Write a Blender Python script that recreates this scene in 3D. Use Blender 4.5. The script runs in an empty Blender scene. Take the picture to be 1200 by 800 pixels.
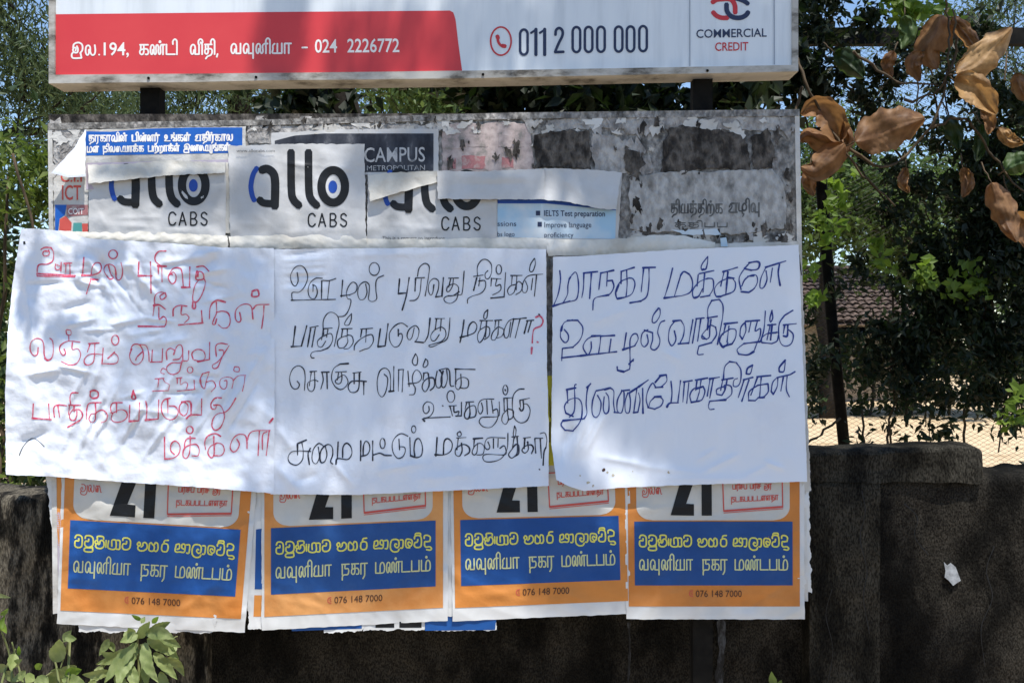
import bpy, math, random
import numpy as np
from mathutils import Vector
sc = bpy.context.scene
C = sc.collection
R = math.radians
# ------------------------------------------------------------------ camera, sky, sun, exposure
CAM = np.array([0.0, -3.0, 1.5])
cd = bpy.data.cameras.new('camera'); cam = bpy.data.objects.new('camera', cd); C.objects.link(cam)
cam.location = CAM; cam.rotation_euler = (R(90), 0, 0)
cd.sensor_width = 36; cd.lens = 36; cd.clip_start = 0.05; cd.clip_end = 600
sc.camera = cam
SUN_EL, SUN_AZ = R(69), R(26)          # elevation; azimuth to the right of the axis behind the camera
SUN = np.array([math.sin(SUN_AZ)*math.cos(SUN_EL), -math.cos(SUN_AZ)*math.cos(SUN_EL), math.sin(SUN_EL)])
world = bpy.data.worlds.new("World"); sc.world = world; world.use_nodes = True
wn = world.node_tree
sky = wn.nodes.new('ShaderNodeTexSky'); sky.sky_type = 'NISHITA'; sky.sun_disc = False
sky.sun_elevation = SUN_EL; sky.sun_rotation = math.atan2(SUN[0], SUN[1])
sky.dust_density = 0.25; sky.air_density = 1.0; sky.ozone_density = 3.5
wn.links.new(sky.outputs[0], wn.nodes['Background'].inputs[0])
wn.nodes['Background'].inputs[1].default_value = 0.15
sd = bpy.data.lights.new('sun', 'SUN'); sd.energy = 5.0; sd.angle = R(0.55); sd.color = (1.0, 0.96, 0.90)
so = bpy.data.objects.new('sun', sd); C.objects.link(so)
so.rotation_euler = Vector(SUN).to_track_quat('Z', 'Y').to_euler()
sc.view_settings.view_transform = 'Standard'; sc.view_settings.look = 'None'
sc.view_settings.exposure = 0.36; sc.view_settings.gamma = 1.0
sc.render.engine = 'CYCLES'
sc.cycles.max_bounces = 6; sc.cycles.transparent_max_bounces = 4
rng = np.random.default_rng(7); random.seed(7)

# ------------------------------------------------------------------ helpers
def W(px, py, d):
    """world points seen at photo pixel (px,py) on the vertical plane y=d (arrays allowed)"""
    px = np.asarray(px, float); py = np.asarray(py, float); d = np.asarray(d, float)+px*0
    k = (d+3.0)/3.0
    return np.stack([(px-600)/400*k, d, 1.5+(400-py)/400*k], -1)
def tag(o, label=None, cat=None, group=None, kind=None):
    if label: o['label'] = label
    if cat: o['category'] = cat
    if group: o['group'] = group
    if kind: o['kind'] = kind
    return o
def link(name, me, parent=None):
    o = bpy.data.objects.new(name, me); C.objects.link(o)
    if parent is not None:
        o.parent = parent
        o.matrix_parent_inverse = parent.matrix_basis.inverted()
    return o
def thing(name, loc, label, cat, group=None):
    o = bpy.data.objects.new(name, None); C.objects.link(o); o.location = loc
    o.empty_display_size = 0.1
    return tag(o, label, cat, group)
def mesh(name, V, F, m, parent=None, smooth=False, F2=None):
    """V (n,3); F (k,3|4) int array or python list of faces"""
    me = bpy.data.meshes.new(name)
    V = np.asarray(V, np.float32)
    if isinstance(F, np.ndarray):
        n = F.shape[1]
        me.vertices.add(len(V)); me.vertices.foreach_set('co', V.ravel())
        me.loops.add(F.size); me.loops.foreach_set('vertex_index', F.astype(np.int32).ravel())
        me.polygons.add(len(F)); me.polygons.foreach_set('loop_start', np.arange(0, F.size, n, dtype=np.int32))
        me.polygons.foreach_set('loop_total', np.full(len(F), n, np.int32))
        me.update(calc_edges=True); me.validate()
    else:
        me.from_pydata([tuple(map(float, v)) for v in V], [], F); me.update()
    me.polygons.foreach_set('use_smooth', np.full(len(me.polygons), smooth))
    me.materials.append(m)
    return link(name, me, parent)
class MB:
    def __init__(s): s.v = []; s.f = []
    def add(s, V, F):
        n = sum(len(a) for a in s.v); s.v.append(np.asarray(V, float)); s.f += [tuple(int(i)+n for i in f) for f in F]
    def box(s, a, b, jit=0):
        x0, y0, z0 = a; x1, y1, z1 = b
        V = np.array([(x0,y0,z0),(x1,y0,z0),(x1,y1,z0),(x0,y1,z0),(x0,y0,z1),(x1,y0,z1),(x1,y1,z1),(x0,y1,z1)], float)
        if jit: V += rng.normal(0, jit, V.shape)
        s.add(V, [(0,3,2,1),(4,5,6,7),(0,1,5,4),(1,2,6,5),(2,3,7,6),(3,0,4,7)])
    def tube(s, pts, rad, n=8, cap=True):
        pts = np.asarray(pts, float); rad = np.broadcast_to(rad, len(pts))
        V = []; t = np.gradient(pts, axis=0)
        for i, p in enumerate(pts):
            d = t[i]/(np.linalg.norm(t[i])+1e-9)
            u = np.cross(d, (0.3, 0.9, 0.1) if abs(d[2]) > .5 else (0, 0, 1)); u /= np.linalg.norm(u)+1e-9
            w = np.cross(d, u)
            a = np.arange(n)*2*math.pi/n
            V.append(p+rad[i]*(np.cos(a)[:, None]*u+np.sin(a)[:, None]*w))
        F = [(i*n+j, i*n+(j+1) % n, (i+1)*n+(j+1) % n, (i+1)*n+j) for i in range(len(pts)-1) for j in range(n)]
        if cap: F += [tuple(range(n))[::-1], tuple((len(pts)-1)*n+j for j in range(n))]
        s.add(np.concatenate(V), F)
    def build(s, name, m, parent=None, smooth=False):
        return mesh(name, np.concatenate(s.v), s.f, m, parent, smooth)
# ---- materials
def mat(name, cols, rough=0.85, scale=6, detail=5, stretch=(1, 1, 1), bump=0.0, bscale=None, spec=0.3, trans=None, seed=0, contrast=(0.35, 0.65), fine=None, metal=0):
    """cols: list of linear colours mixed by object-space noise"""
    m = bpy.data.materials.new(name); m.use_nodes = True
    N = m.node_tree.nodes; L = m.node_tree.links
    b = N['Principled BSDF']; b.inputs['Roughness'].default_value = rough
    b.inputs['Specular IOR Level'].default_value = spec; b.inputs['Metallic'].default_value = metal
    tc = N.new('ShaderNodeTexCoord'); mp = N.new('ShaderNodeMapping'); mp.inputs['Scale'].default_value = stretch
    mp.inputs['Location'].default_value = (seed*3.1, seed*1.7, seed*.9)
    geo = N.new('ShaderNodeNewGeometry'); L.new(geo.outputs['Position'], mp.inputs[0])
    if len(cols) > 1:
        no = N.new('ShaderNodeTexNoise'); no.inputs['Scale'].default_value = scale; no.inputs['Detail'].default_value = detail
        no.inputs['Roughness'].default_value = 0.62
        L.new(mp.outputs[0], no.inputs[0])
        r = N.new('ShaderNodeValToRGB'); e = r.color_ramp.elements
        n = len(cols)
        while len(e) < n: e.new(0.5)
        for i, c in enumerate(cols):
            e[i].position = contrast[0]+(contrast[1]-contrast[0])*i/(n-1); e[i].color = (*c, 1)
        L.new(no.outputs['Fac'], r.inputs[0]); out = r.outputs[0]
        if fine:
            n2 = N.new('ShaderNodeTexNoise'); n2.inputs['Scale'].default_value = fine[0]; n2.inputs['Detail'].default_value = 4
            L.new(mp.outputs[0], n2.inputs[0])
            r2 = N.new('ShaderNodeValToRGB'); r2.color_ramp.elements[0].position = .38; r2.color_ramp.elements[1].position = .62
            r2.color_ramp.elements[0].color = (1-fine[1],)*3+(1,); r2.color_ramp.elements[1].color = (1, 1, 1, 1)
            L.new(n2.outputs['Fac'], r2.inputs[0])
            mx = N.new('ShaderNodeMix'); mx.data_type = 'RGBA'; mx.blend_type = 'MULTIPLY'; mx.inputs[0].default_value = 1
            L.new(out, mx.inputs[6]); L.new(r2.outputs[0], mx.inputs[7]); out = mx.outputs[2]
        L.new(out, b.inputs['Base Color'])
    else:
        b.inputs['Base Color'].default_value = (*cols[0], 1); out = None
    if bump:
        nb = N.new('ShaderNodeTexNoise'); nb.inputs['Scale'].default_value = bscale or scale*4; nb.inputs['Detail'].default_value = 6
        L.new(mp.outputs[0], nb.inputs[0])
        bp = N.new('ShaderNodeBump'); bp.inputs['Strength'].default_value = bump; bp.inputs['Distance'].default_value = 0.02 if (bscale or 0) < 80 else 0.007
        L.new(nb.outputs['Fac'], bp.inputs['Height']); L.new(bp.outputs[0], b.inputs['Normal'])
    if trans:
        t = N.new('ShaderNodeBsdfTranslucent'); t.inputs[0].default_value = (*trans[0], 1)
        mx = N.new('ShaderNodeMixShader'); mx.inputs[0].default_value = trans[1]
        L.new(b.outputs[0], mx.inputs[1]); L.new(t.outputs[0], mx.inputs[2])
        L.new(mx.outputs[0], N['Material Output'].inputs[0])
    return m
M = {}
M['sand'] = mat('sandy_ground', [(.50, .37, .22), (.60, .46, .29), (.42, .30, .17)], scale=1.2, detail=8, bump=.3, bscale=12)
M['wall'] = mat('algae_plaster', [(.003, .003, .003), (.012, .011, .009), (.044, .039, .031), (.009, .008, .007)], scale=3.0, detail=10, stretch=(1.6, 1, .9), bump=.9, bscale=90, contrast=(.30, .72), fine=(160, .75), spec=.06)
M['wall_pale'] = mat('worn_plaster', [(.008, .008, .007), (.030, .027, .022), (.17, .15, .115), (.13, .115, .085)], scale=9, detail=9, stretch=(2.4, 1, .7), bump=.9, bscale=90, contrast=(.38, .66), fine=(110, .65), spec=.06)
M['pilaster'] = mat('pilaster_plaster', [(.008, .008, .007), (.024, .022, .017), (.056, .051, .040), (.018, .017, .014)], scale=4, detail=10, stretch=(1.5, 1, .6), bump=.9, bscale=90, fine=(160, .75), spec=.06)
M['metal_black'] = mat('black_painted_steel', [(.005, .005, .005), (.014, .013, .011)], rough=.8, spec=.1, scale=20)
M['wire'] = mat('galvanised_wire', [(.10, .10, .095), (.05, .045, .04)], rough=.6, scale=20)
M['frame'] = mat('weathered_aluminium_frame', [(.10, .09, .075), (.34, .32, .28), (.48, .46, .42)], rough=.6, scale=9, detail=8, stretch=(1, 1, 2.5), contrast=(.36, .56))
M['flex'] = mat('white_banner_flex', [(.62, .66, .69), (.72, .76, .79), (.75, .79, .81)], rough=.45, scale=5, stretch=(2.5, 1, .25), spec=.4)
M['red'] = mat('printed_red', [(.62, .045, .055), (.66, .06, .065)], rough=.45, scale=3)
M['navy'] = mat('printed_navy', [(.022, .035, .085)], rough=.5)
M['redink'] = mat('logo_red', [(.55, .04, .05)], rough=.5)
M['whiteink'] = mat('printed_white', [(.85, .82, .78)], rough=.5)
M['board'] = mat('grimy_board', [(.07, .065, .06), (.20, .19, .175), (.42, .40, .37), (.24, .225, .21), (.50, .47, .44)], scale=12, detail=15, stretch=(1.2, 1, .85), contrast=(.34, .64), bump=.5, bscale=60, fine=(55, .55))
M['paper'] = mat('white_paper', [(.74, .77, .84), (.80, .83, .89)], rough=.8, scale=3, bump=.25, bscale=22)
M['paper3'] = mat('stained_white_paper', [(.68, .65, .58), (.74, .77, .84), (.78, .81, .87)], rough=.8, scale=2.4, detail=6, contrast=(.27, .42), bump=.1, bscale=18)
M['oldpaper'] = mat('aged_paper', [(.40, .37, .32), (.56, .54, .50), (.66, .65, .62)], rough=.85, scale=6, detail=8, bump=.3, bscale=25)
M['curlpaper'] = mat('paper_back', [(.50, .46, .39), (.64, .61, .54), (.72, .70, .65)], rough=.85, scale=5, bump=.2, bscale=25)
M['allo'] = mat('flyer_paper', [(.50, .49, .47), (.60, .60, .60)], rough=.7, scale=5, detail=6, bump=.15, bscale=20)
M['poster'] = mat('poster_paper', [(.52, .50, .45), (.60, .59, .55)], rough=.6, scale=5, bump=.1, bscale=15)
M['white_band'] = mat('poster_margin', [(.60, .60, .58), (.68, .68, .67)], rough=.65, scale=8)
M['orange'] = mat('poster_orange', [(.62, .23, .045), (.68, .28, .07)], rough=.55, scale=3)
M['blue'] = mat('poster_blue', [(.010, .075, .27), (.014, .085, .30)], rough=.5, scale=3)
M['yellow'] = mat('poster_yellow', [(.70, .66, .12)], rough=.5)
M['paleyellow'] = mat('poster_pale_yellow', [(.58, .60, .30)], rough=.5)
M['black'] = mat('printed_black', [(.008, .009, .011)], rough=.5)
M['ink'] = mat('black_marker', [(.008, .010, .020), (.10, .11, .16)], rough=.6, scale=130, detail=3, contrast=(.45, .75))
M['inkred'] = mat('red_marker', [(.62, .06, .12), (.80, .34, .42)], rough=.6, scale=130, detail=3, contrast=(.45, .75))
M['inkblue'] = mat('blue_marker', [(.010, .028, .20), (.06, .11, .36)], rough=.6, scale=130, detail=3, contrast=(.45, .75))
M['phoneblue'] = mat('logo_blue', [(.015, .07, .36)], rough=.5)
M['stamp'] = mat('stamp_red', [(.58, .09, .07)], rough=.6)
M['stampbg'] = mat('stamp_panel', [(.62, .56, .50)], rough=.6)
M['brown_ink'] = mat('printed_dark_brown', [(.07, .03, .02)], rough=.6)
M['banner_blue'] = mat('banner_blue', [(.012, .10, .42), (.015, .13, .50)], rough=.5, scale=8)
M['lav'] = mat('lavender_print', [(.48, .42, .50)], rough=.6)
M['campus'] = mat('faded_black_print', [(.015, .018, .028), (.05, .055, .07), (.22, .22, .23)], rough=.6, scale=16, detail=8, stretch=(1, 1, .5), contrast=(.40, .72))
M['ghost'] = mat('faded_white_print', [(.18, .19, .2), (.50, .50, .50)], rough=.6, scale=40, contrast=(.35, .5))
M['ghostblack'] = mat('faded_ink', [(.05, .05, .05), (.16, .16, .15)], rough=.6, scale=40)
M['rose'] = mat('faded_red_print', [(.50, .22, .22), (.36, .15, .15), (.44, .36, .33)], rough=.7, scale=40, detail=6)
M['paleblue'] = mat('pale_blue_print', [(.36, .55, .70), (.60, .66, .70)], rough=.6, scale=5, contrast=(.4, .6))
M['washed'] = mat('washed_out_paper', [(.16, .15, .135), (.36, .35, .33), (.50, .49, .47), (.44, .43, .41)], scale=12, detail=14, stretch=(1.5, 1, .9), contrast=(.30, .62), bump=.4, bscale=60, fine=(34, .35))
M['char'] = mat('charred_paper', [(.014, .012, .010), (.045, .038, .032), (.16, .14, .12), (.03, .026, .022)], scale=15, detail=14, stretch=(1.3, 1, .75), contrast=(.34, .66), fine=(40, .5), bump=.5, bscale=60)
M['pulp'] = mat('torn_paper_pulp', [(.16, .15, .14), (.34, .32, .30), (.50, .48, .45)], scale=18, detail=14, stretch=(1.2, 1, .8), contrast=(.36, .62), bump=.5, bscale=60)
M['pink'] = mat('torn_pink_paper', [(.24, .22, .20), (.42, .34, .32), (.52, .44, .41)], scale=30, detail=10, contrast=(.38, .62))
M['yellowstrip'] = mat('yellow_print', [(.60, .52, .04)], rough=.6)
M['bark'] = mat('dark_bark', [(.010, .008, .006), (.030, .024, .018)], scale=8, stretch=(1, 1, .3), bump=.6)
def leafmat(name, a, b, tr, k=.35, sc_=2.5):
    return mat(name, [a, b], rough=.55, scale=sc_, detail=3, spec=.35, trans=(tr, k))
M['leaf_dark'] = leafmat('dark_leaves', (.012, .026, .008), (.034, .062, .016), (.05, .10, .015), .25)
M['leaf_mid'] = leafmat('green_leaves', (.045, .085, .022), (.10, .15, .045), (.12, .20, .04))
M['leaf_feather'] = leafmat('feathery_leaves', (.035, .065, .030), (.10, .14, .06), (.10, .15, .05))
M['leaf_bright'] = leafmat('bright_leaves', (.09, .16, .02), (.17, .24, .04), (.25, .40, .04), .45)
M['leaf_weed'] = leafmat('weed_leaves', (.17, .22, .07), (.28, .32, .13), (.25, .32, .08), .3, 30)
M['leaf_dry'] = leafmat('dry_brown_leaves', (.12, .060, .028), (.32, .175, .080), (.36, .18, .06), .4, 22)
M['leaf_gold'] = leafmat('dry_golden_leaves', (.22, .12, .045), (.52, .32, .14), (.44, .24, .08), .35, 22)
M['stem'] = mat('brown_stems', [(.05, .035, .02), (.10, .07, .04)], scale=20)
M['stem_green'] = mat('green_stems', [(.12, .15, .05), (.20, .2, .08)], scale=20)
M['tile'] = mat('clay_roof_tiles', [(.075, .052, .042), (.14, .100, .080), (.05, .036, .030)], scale=3, detail=8)
M['house'] = mat('limewashed_wall', [(.45, .40, .33), (.35, .30, .24)], scale=2)

# ---- leaves and trees
def leaf_cloud(name, P_, size, m, parent=None, aspect=.45, droop=0.0, sizevar=.4, facing=None):
    """P_ (n,3) centres -> folded diamond leaves"""
    n = len(P_); s = size*(1+rng.uniform(-sizevar, sizevar, n))[:, None]
    d = rng.normal(0, 1, (n, 3)); d[:, 2] -= droop; d /= np.linalg.norm(d, axis=1)[:, None]
    if facing is not None:
        nr = np.asarray(facing)+rng.normal(0, .5, (n, 3))
    else:
        nr = rng.normal(0, 1, (n, 3)); nr[:, 2] = np.abs(nr[:, 2])+.4
    sd_ = np.cross(d, nr); sd_ /= np.linalg.norm(sd_, axis=1)[:, None]+1e-9
    nr = np.cross(sd_, d)
    a = P_-d*s*.5; b = P_+d*s*.5
    l = P_-d*s*.08+sd_*s*aspect*.5+nr*s*.08; r = P_-d*s*.08-sd_*s*aspect*.5+nr*s*.08
    V = np.stack([a, r, b, l], 1).reshape(-1, 3)
    i = np.arange(n)[:, None]*4
    F = np.concatenate([i+[0, 1, 2], i+[0, 2, 3]], 1).reshape(-1, 3)
    return mesh(name, V, F, m, parent)
def clump_points(blobs, n, clumps, spread, flat=1.0):
    """blobs: list of (centre, radii, weight)"""
    w = np.array([b[2] for b in blobs], float); w /= w.sum(); out = []
    for (c, r, _), k in zip(blobs, w):
        kc = max(1, int(clumps*k)); kn = int(n*k)
        q = rng.normal(0, 1, (kc, 3)); q /= np.linalg.norm(q, axis=1)[:, None]
        q *= rng.uniform(.25, 1, (kc, 1))**.5
        cen = np.array(c)+q*np.array(r)
        idx = rng.integers(0, kc, kn)
        sp = spread*rng.uniform(.5, 1.5, kc)[idx][:, None]
        out.append(cen[idx]+rng.normal(0, 1, (kn, 3))*sp*np.array([1, 1, flat]))
    return np.concatenate(out)
def wiggle(a, b, n=7, amp=.08):
    a = np.array(a, float); b = np.array(b, float); t = np.linspace(0, 1, n)[:, None]
    L_ = np.linalg.norm(b-a); p = a+(b-a)*t
    p += rng.normal(0, amp*L_/3, p.shape)*np.sin(t*math.pi)
    return p
def tree(name, label, cat, base, top, rad, blobs, n, leaf, lm, clumps=60, spread=.25, aspect=.45, droop=0., group=None, flat=1., limb=None):
    t = thing(name, base, label, cat, group)
    b = MB(); p = wiggle(base, top, 9, .06); b.tube(p, np.linspace(rad, rad*.45, 9), 10); b.build('trunk', M['bark'], t, True)
    for (c, r, w) in blobs:
        k = rng.integers(4, 9); lb = MB(); q = wiggle(p[k], c, 7, .12)
        lr = limb or rad*.4
        lb.tube(q, np.linspace(lr, lr*.3, 7), 6)
        for _ in range(5):
            e = np.array(c)+rng.normal(0, .55, 3)*np.array(r)
            s0 = q[rng.integers(2, 6)]; lb.tube(wiggle(s0, e, 5, .1), np.linspace(lr*.35, lr*.08, 5), 5)
        lb.build('limb', M['bark'], t, True)
    leaf_cloud('crown', clump_points(blobs, n, clumps, spread, flat), leaf, lm, t, aspect, droop)
    return t
# ---- surfaces defined over photo pixels: height in metres in front of the board plane
def snoise(seed, wl, n=7, aniso=(1, 1), ang=None, spread=math.pi):
    r = np.random.default_rng(seed)
    th = (ang if ang is not None else 0)+r.uniform(-spread, spread, n); k = 2*math.pi/(wl*r.uniform(.6, 1.6, n)); ph = r.uniform(0, 6.28, n)
    def f(x, y):
        s = 0
        for a, b, c in zip(th, k, ph):
            s = s+np.sin((x*math.cos(a)*aniso[0]+y*math.sin(a)*aniso[1])*b+c)
        return s/math.sqrt(n)
    return f
def crumple(seed, wl, n=5):
    r = np.random.default_rng(seed); th = r.uniform(0, math.pi, n); k = math.pi/(wl*r.uniform(.7, 1.7, n)); ph = r.uniform(0, 6.28, n); q = snoise(seed+9, wl*3, 4)
    def f(x, y):
        s = 0; w = q(x, y)*.8
        for a, b, c in zip(th, k, ph): s = s+1-2*np.abs(np.sin((x*math.cos(a)+y*math.sin(a))*b+c+w))**.8
        return s/n
    return f
def creases(lst):
    """lst of (x0,y0,x1,y1,width px,height m)"""
    def f(x, y):
        s = 0
        for (x0, y0, x1, y1, w, h) in lst:
            dx, dy = x1-x0, y1-y0; L_ = math.hypot(dx, dy); ux, uy = dx/L_, dy/L_
            t = ((x-x0)*ux+(y-y0)*uy)/L_; d = (x-x0)*-uy+(y-y0)*ux
            win = np.exp(-(((t-.5)/.42)**4))
            s = s+h*win*np.exp(-np.abs(d/w)**1.4)
        return s
    return f
def pl(poly, t):
    poly = np.array(poly, float); t = np.asarray(t, float)
    if len(poly) == 1: return np.stack([t*0+poly[0, 0], t*0+poly[0, 1]], -1)
    seg = np.linalg.norm(np.diff(poly, axis=0), axis=1); s = np.concatenate([[0], np.cumsum(seg)])/seg.sum()
    return np.stack([np.interp(t, s, poly[:, 0]), np.interp(t, s, poly[:, 1])], -1)
def coons(T, B, L_, R_, u, v):
    u_, v_ = u[..., None], v[..., None]
    t, b, l, r = pl(T, u), pl(B, u), pl(L_, v), pl(R_, v)
    c00, c10, c01, c11 = (np.array(q, float) for q in (T[0], T[-1], B[0], B[-1]))
    return (1-v_)*t+v_*b+(1-u_)*l+u_*r-((1-u_)*(1-v_)*c00+u_*(1-v_)*c10+(1-u_)*v_*c01+u_*v_*c11)
def grid_faces(nu, nv):
    i, j = np.meshgrid(np.arange(nu-1), np.arange(nv-1), indexing='ij'); a = (i*nv+j).ravel()
    return np.stack([a, a+1, a+nv+1, a+nv], 1)
def sheet(name, T, B, H, m, parent=None, L_=None, R_=None, step=2.0, jag=0., smooth=True, seed=1):
    """paper: T and B polylines left to right, L/R polylines top to bottom"""
    L_ = L_ or [T[0], B[0]]; R_ = R_ or [T[-1], B[-1]]
    wpx = max(np.linalg.norm(np.subtract(T[-1], T[0])), 4); hpx = max(np.linalg.norm(np.subtract(B[0], T[0])), 4)
    nu, nv = max(3, int(wpx/step)), max(3, int(hpx/step))
    u, v = np.meshgrid(np.linspace(0, 1, nu), np.linspace(0, 1, nv), indexing='ij')
    p = coons(T, B, L_, R_, u, v)
    if jag:
        jn = snoise(seed*13+5, 14, 6); jf = snoise(seed*17+5, 5, 6)
        e = np.maximum(np.exp(-v*hpx/3), np.exp(-(1-v)*hpx/3))
        p[..., 1] += jag*(jn(p[..., 0], p[..., 0]*.3)+.5*jf(p[..., 0], 0*p[..., 0]))*e
        e = np.maximum(np.exp(-u*wpx/3), np.exp(-(1-u)*wpx/3))
        p[..., 0] += jag*(jn(p[..., 1], p[..., 1]*.3)+.5*jf(p[..., 1], 0*p[..., 1]))*e
    x, y = p[..., 0].ravel(), p[..., 1].ravel()
    return mesh(name, W(x, y, -H(x, y)), grid_faces(nu, nv), m, parent, smooth)
def smooth_pts(pts, step=1.4):
    pts = np.array(pts, float)
    if len(pts) == 2:
        n = max(2, int(np.linalg.norm(pts[1]-pts[0])/step)+1); t = np.linspace(0, 1, n)[:, None]; return pts[0]*(1-t)+pts[1]*t
    p = np.vstack([2*pts[0]-pts[1], pts, 2*pts[-1]-pts[-2]]); out = []
    for i in range(1, len(p)-2):
        n = max(2, int(np.linalg.norm(p[i+1]-p[i])/step)+1)
        t = np.linspace(0, 1, n, endpoint=False)[:, None]
        a, b, c, d = p[i-1], p[i], p[i+1], p[i+2]
        out.append(.5*((2*b)+(c-a)*t+(2*a-5*b+4*c-d)*t*t+(3*b-a-3*c+d)*t**3))
    out.append(pts[-1:]); return np.concatenate(out)
def ribbons(name, strokes, H, m, parent, off=.0009, step=1.4, taper=True, kind=None):
    """strokes: list of (points px, width px[, smooth]); ink drawn on the paper surface"""
    Vs = []; Fs = []; nb = 0; k = 0
    for st in strokes:
        pts, w = st[0], st[1]; sm = st[2] if len(st) > 2 else True
        if sm: q = smooth_pts(pts, step)
        else:
            q = np.concatenate([smooth_pts(pts[i:i+2], step)[(1 if i else 0):] for i in range(len(pts)-1)])
        if len(q) < 2: continue
        t = np.gradient(q, axis=0); t /= np.linalg.norm(t, axis=1)[:, None]+1e-9
        nrm = np.stack([-t[:, 1], t[:, 0]], 1)
        s = np.arange(len(q))
        wv = w*.5*(1+.16*np.sin(s*.45+k)+.20*np.sin(s*.17+2*k)+.25*np.clip(1-s/4, 0, 1)) if taper else np.full(len(q), w*.5)
        e0 = q[0]-t[0]*wv[0]*.7; e1 = q[-1]+t[-1]*wv[-1]*.7
        a = np.vstack([e0+nrm[0]*wv[0]*.55, q+nrm*wv[:, None], e1+nrm[-1]*wv[-1]*.55])
        b = np.vstack([e0-nrm[0]*wv[0]*.55, q-nrm*wv[:, None], e1-nrm[-1]*wv[-1]*.55])
        n = len(a); xy = np.empty((2*n, 2)); xy[0::2] = a; xy[1::2] = b
        o = off+(k % 12)*.000012+np.repeat(np.arange(n), 2)*.0000022
        Vs.append(W(xy[:, 0], xy[:, 1], -(H(xy[:, 0], xy[:, 1])+o)))
        i = np.arange(n-1)*2
        Fs.append(np.stack([i, i+1, i+3, i+2], 1)+nb); nb += 2*n; k += 1
    o = mesh(name, np.concatenate(Vs), np.concatenate(Fs), m, parent, False)
    if kind: o['kind'] = kind
    return o
def words(name, strokes, H, m, parent, thr=4.0, **k):
    """one object per written word: strokes whose boxes lie nearer than thr px belong together"""
    bb = [(min(p[0] for p in s[0])-thr/2, min(p[1] for p in s[0])-thr*.2, max(p[0] for p in s[0])+thr/2, max(p[1] for p in s[0])+thr*.2) for s in strokes]
    g = list(range(len(strokes)))
    def root(i):
        while g[i] != i: i = g[i]
        return i
    for i in range(len(bb)):
        for j in range(i):
            a, b = bb[i], bb[j]
            if a[0] < b[2] and b[0] < a[2] and a[1] < b[3] and b[1] < a[3]: g[root(i)] = root(j)
    out = {}
    for i, s in enumerate(strokes): out.setdefault(root(i), []).append(s)
    return [ribbons(name, v, H, m, parent, **k) for v in out.values()]
def polys(name, plist, H, m, parent, off=.0009):
    """flat printed shapes: pixel polygons cut into small trapezoids that follow the paper"""
    V = []; F = []; nb = 0
    for q in plist:
        q = np.array(q, float); y0, y1 = q[:, 1].min(), q[:, 1].max()
        rows = np.unique(np.round(np.concatenate([q[:, 1], np.arange(y0, y1, 3.0)]), 4)); E = list(zip(q, np.roll(q, -1, 0)))
        for a, b in zip(rows[:-1], rows[1:]):
            if b-a < 1e-3: continue
            ym = (a+b)/2; xs = []
            for (p, r) in E:
                if (p[1] > ym) != (r[1] > ym):
                    k = lambda y: p[0]+(r[0]-p[0])*(y-p[1])/(r[1]-p[1])
                    xs.append((k(ym), k(a), k(b)))
            xs.sort()
            for l, r in zip(xs[0::2], xs[1::2]):
                n = max(1, int(np.ceil((r[0]-l[0])/4)))+1; t = np.linspace(0, 1, n)
                x = np.concatenate([l[1]+(r[1]-l[1])*t, l[2]+(r[2]-l[2])*t]); y = np.concatenate([t*0+a, t*0+b])
                V.append(W(x, y, -(H(x, y)+off)))
                F += [(nb+i, nb+i+1, nb+n+i+1, nb+n+i) for i in range(n-1)]; nb += 2*n
    return mesh(name, np.concatenate(V), F, m, parent)
def latin(name, items, H, m, parent, off=.0009):
    if len(items) > 1: return [latin(name, [i], H, m, parent, off) for i in items][0]
    """items: (text, x0, baseline y, x1, cap height px, slope dy/dx, bold)"""
    V = []; F = []; nb = 0
    for (txt, x0, yb, x1, hh, slope, bold) in items:
        c = bpy.data.curves.new('lettering_curve', 'FONT'); c.body = txt; c.size = 1; c.resolution_u = 3; c.offset = bold
        o = bpy.data.objects.new('lettering_curve', c)
        me = o.to_mesh(); co = np.empty(len(me.vertices)*3); me.vertices.foreach_get('co', co); co = co.reshape(-1, 3)
        fs = [tuple(p.vertices) for p in me.polygons]
        mnx, mxx = co[:, 0].min(), co[:, 0].max()
        cap = .70
        x = x0+(co[:, 0]-mnx)/(mxx-mnx)*(x1-x0); y = yb-co[:, 1]/cap*hh+(x-x0)*slope
        V.append(W(x, y, -(H(x, y)+off))); F += [tuple(i+nb for i in f) for f in fs]; nb += len(co)
        o.to_mesh_clear(); bpy.data.objects.remove(o); bpy.data.curves.remove(c)
    return mesh(name, np.concatenate(V), F, m, parent)
def S(ox, oy, txt, w, sc_=6.6667):
    """traced strokes: 'x,y x,y ...; ...' in enlarged-crop coordinates -> pixel strokes"""
    out = []
    for s in txt.replace('\n', ' ').split(';'):
        s = s.strip()
        if not s: continue
        ww = w
        if s[0] == '*': ww = w*1.35; s = s[1:]
        if s[0] == 'o':
            cx, cy, rx, ry = map(float, s[1:].split(',')); a = np.linspace(0, 2*math.pi*1.06, 15)-1.2
            pts = [(ox+(cx+rx*math.cos(t))/sc_, oy+(cy+ry*math.sin(t))/sc_) for t in a]
        else:
            pts = [(ox+float(a)/sc_, oy+float(b)/sc_) for a, b in (q.split(',') for q in s.split())]
        if len(pts) == 1: pts.append((pts[0][0]+.6, pts[0][1]+.3))
        out.append((pts, ww))
    return out
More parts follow.
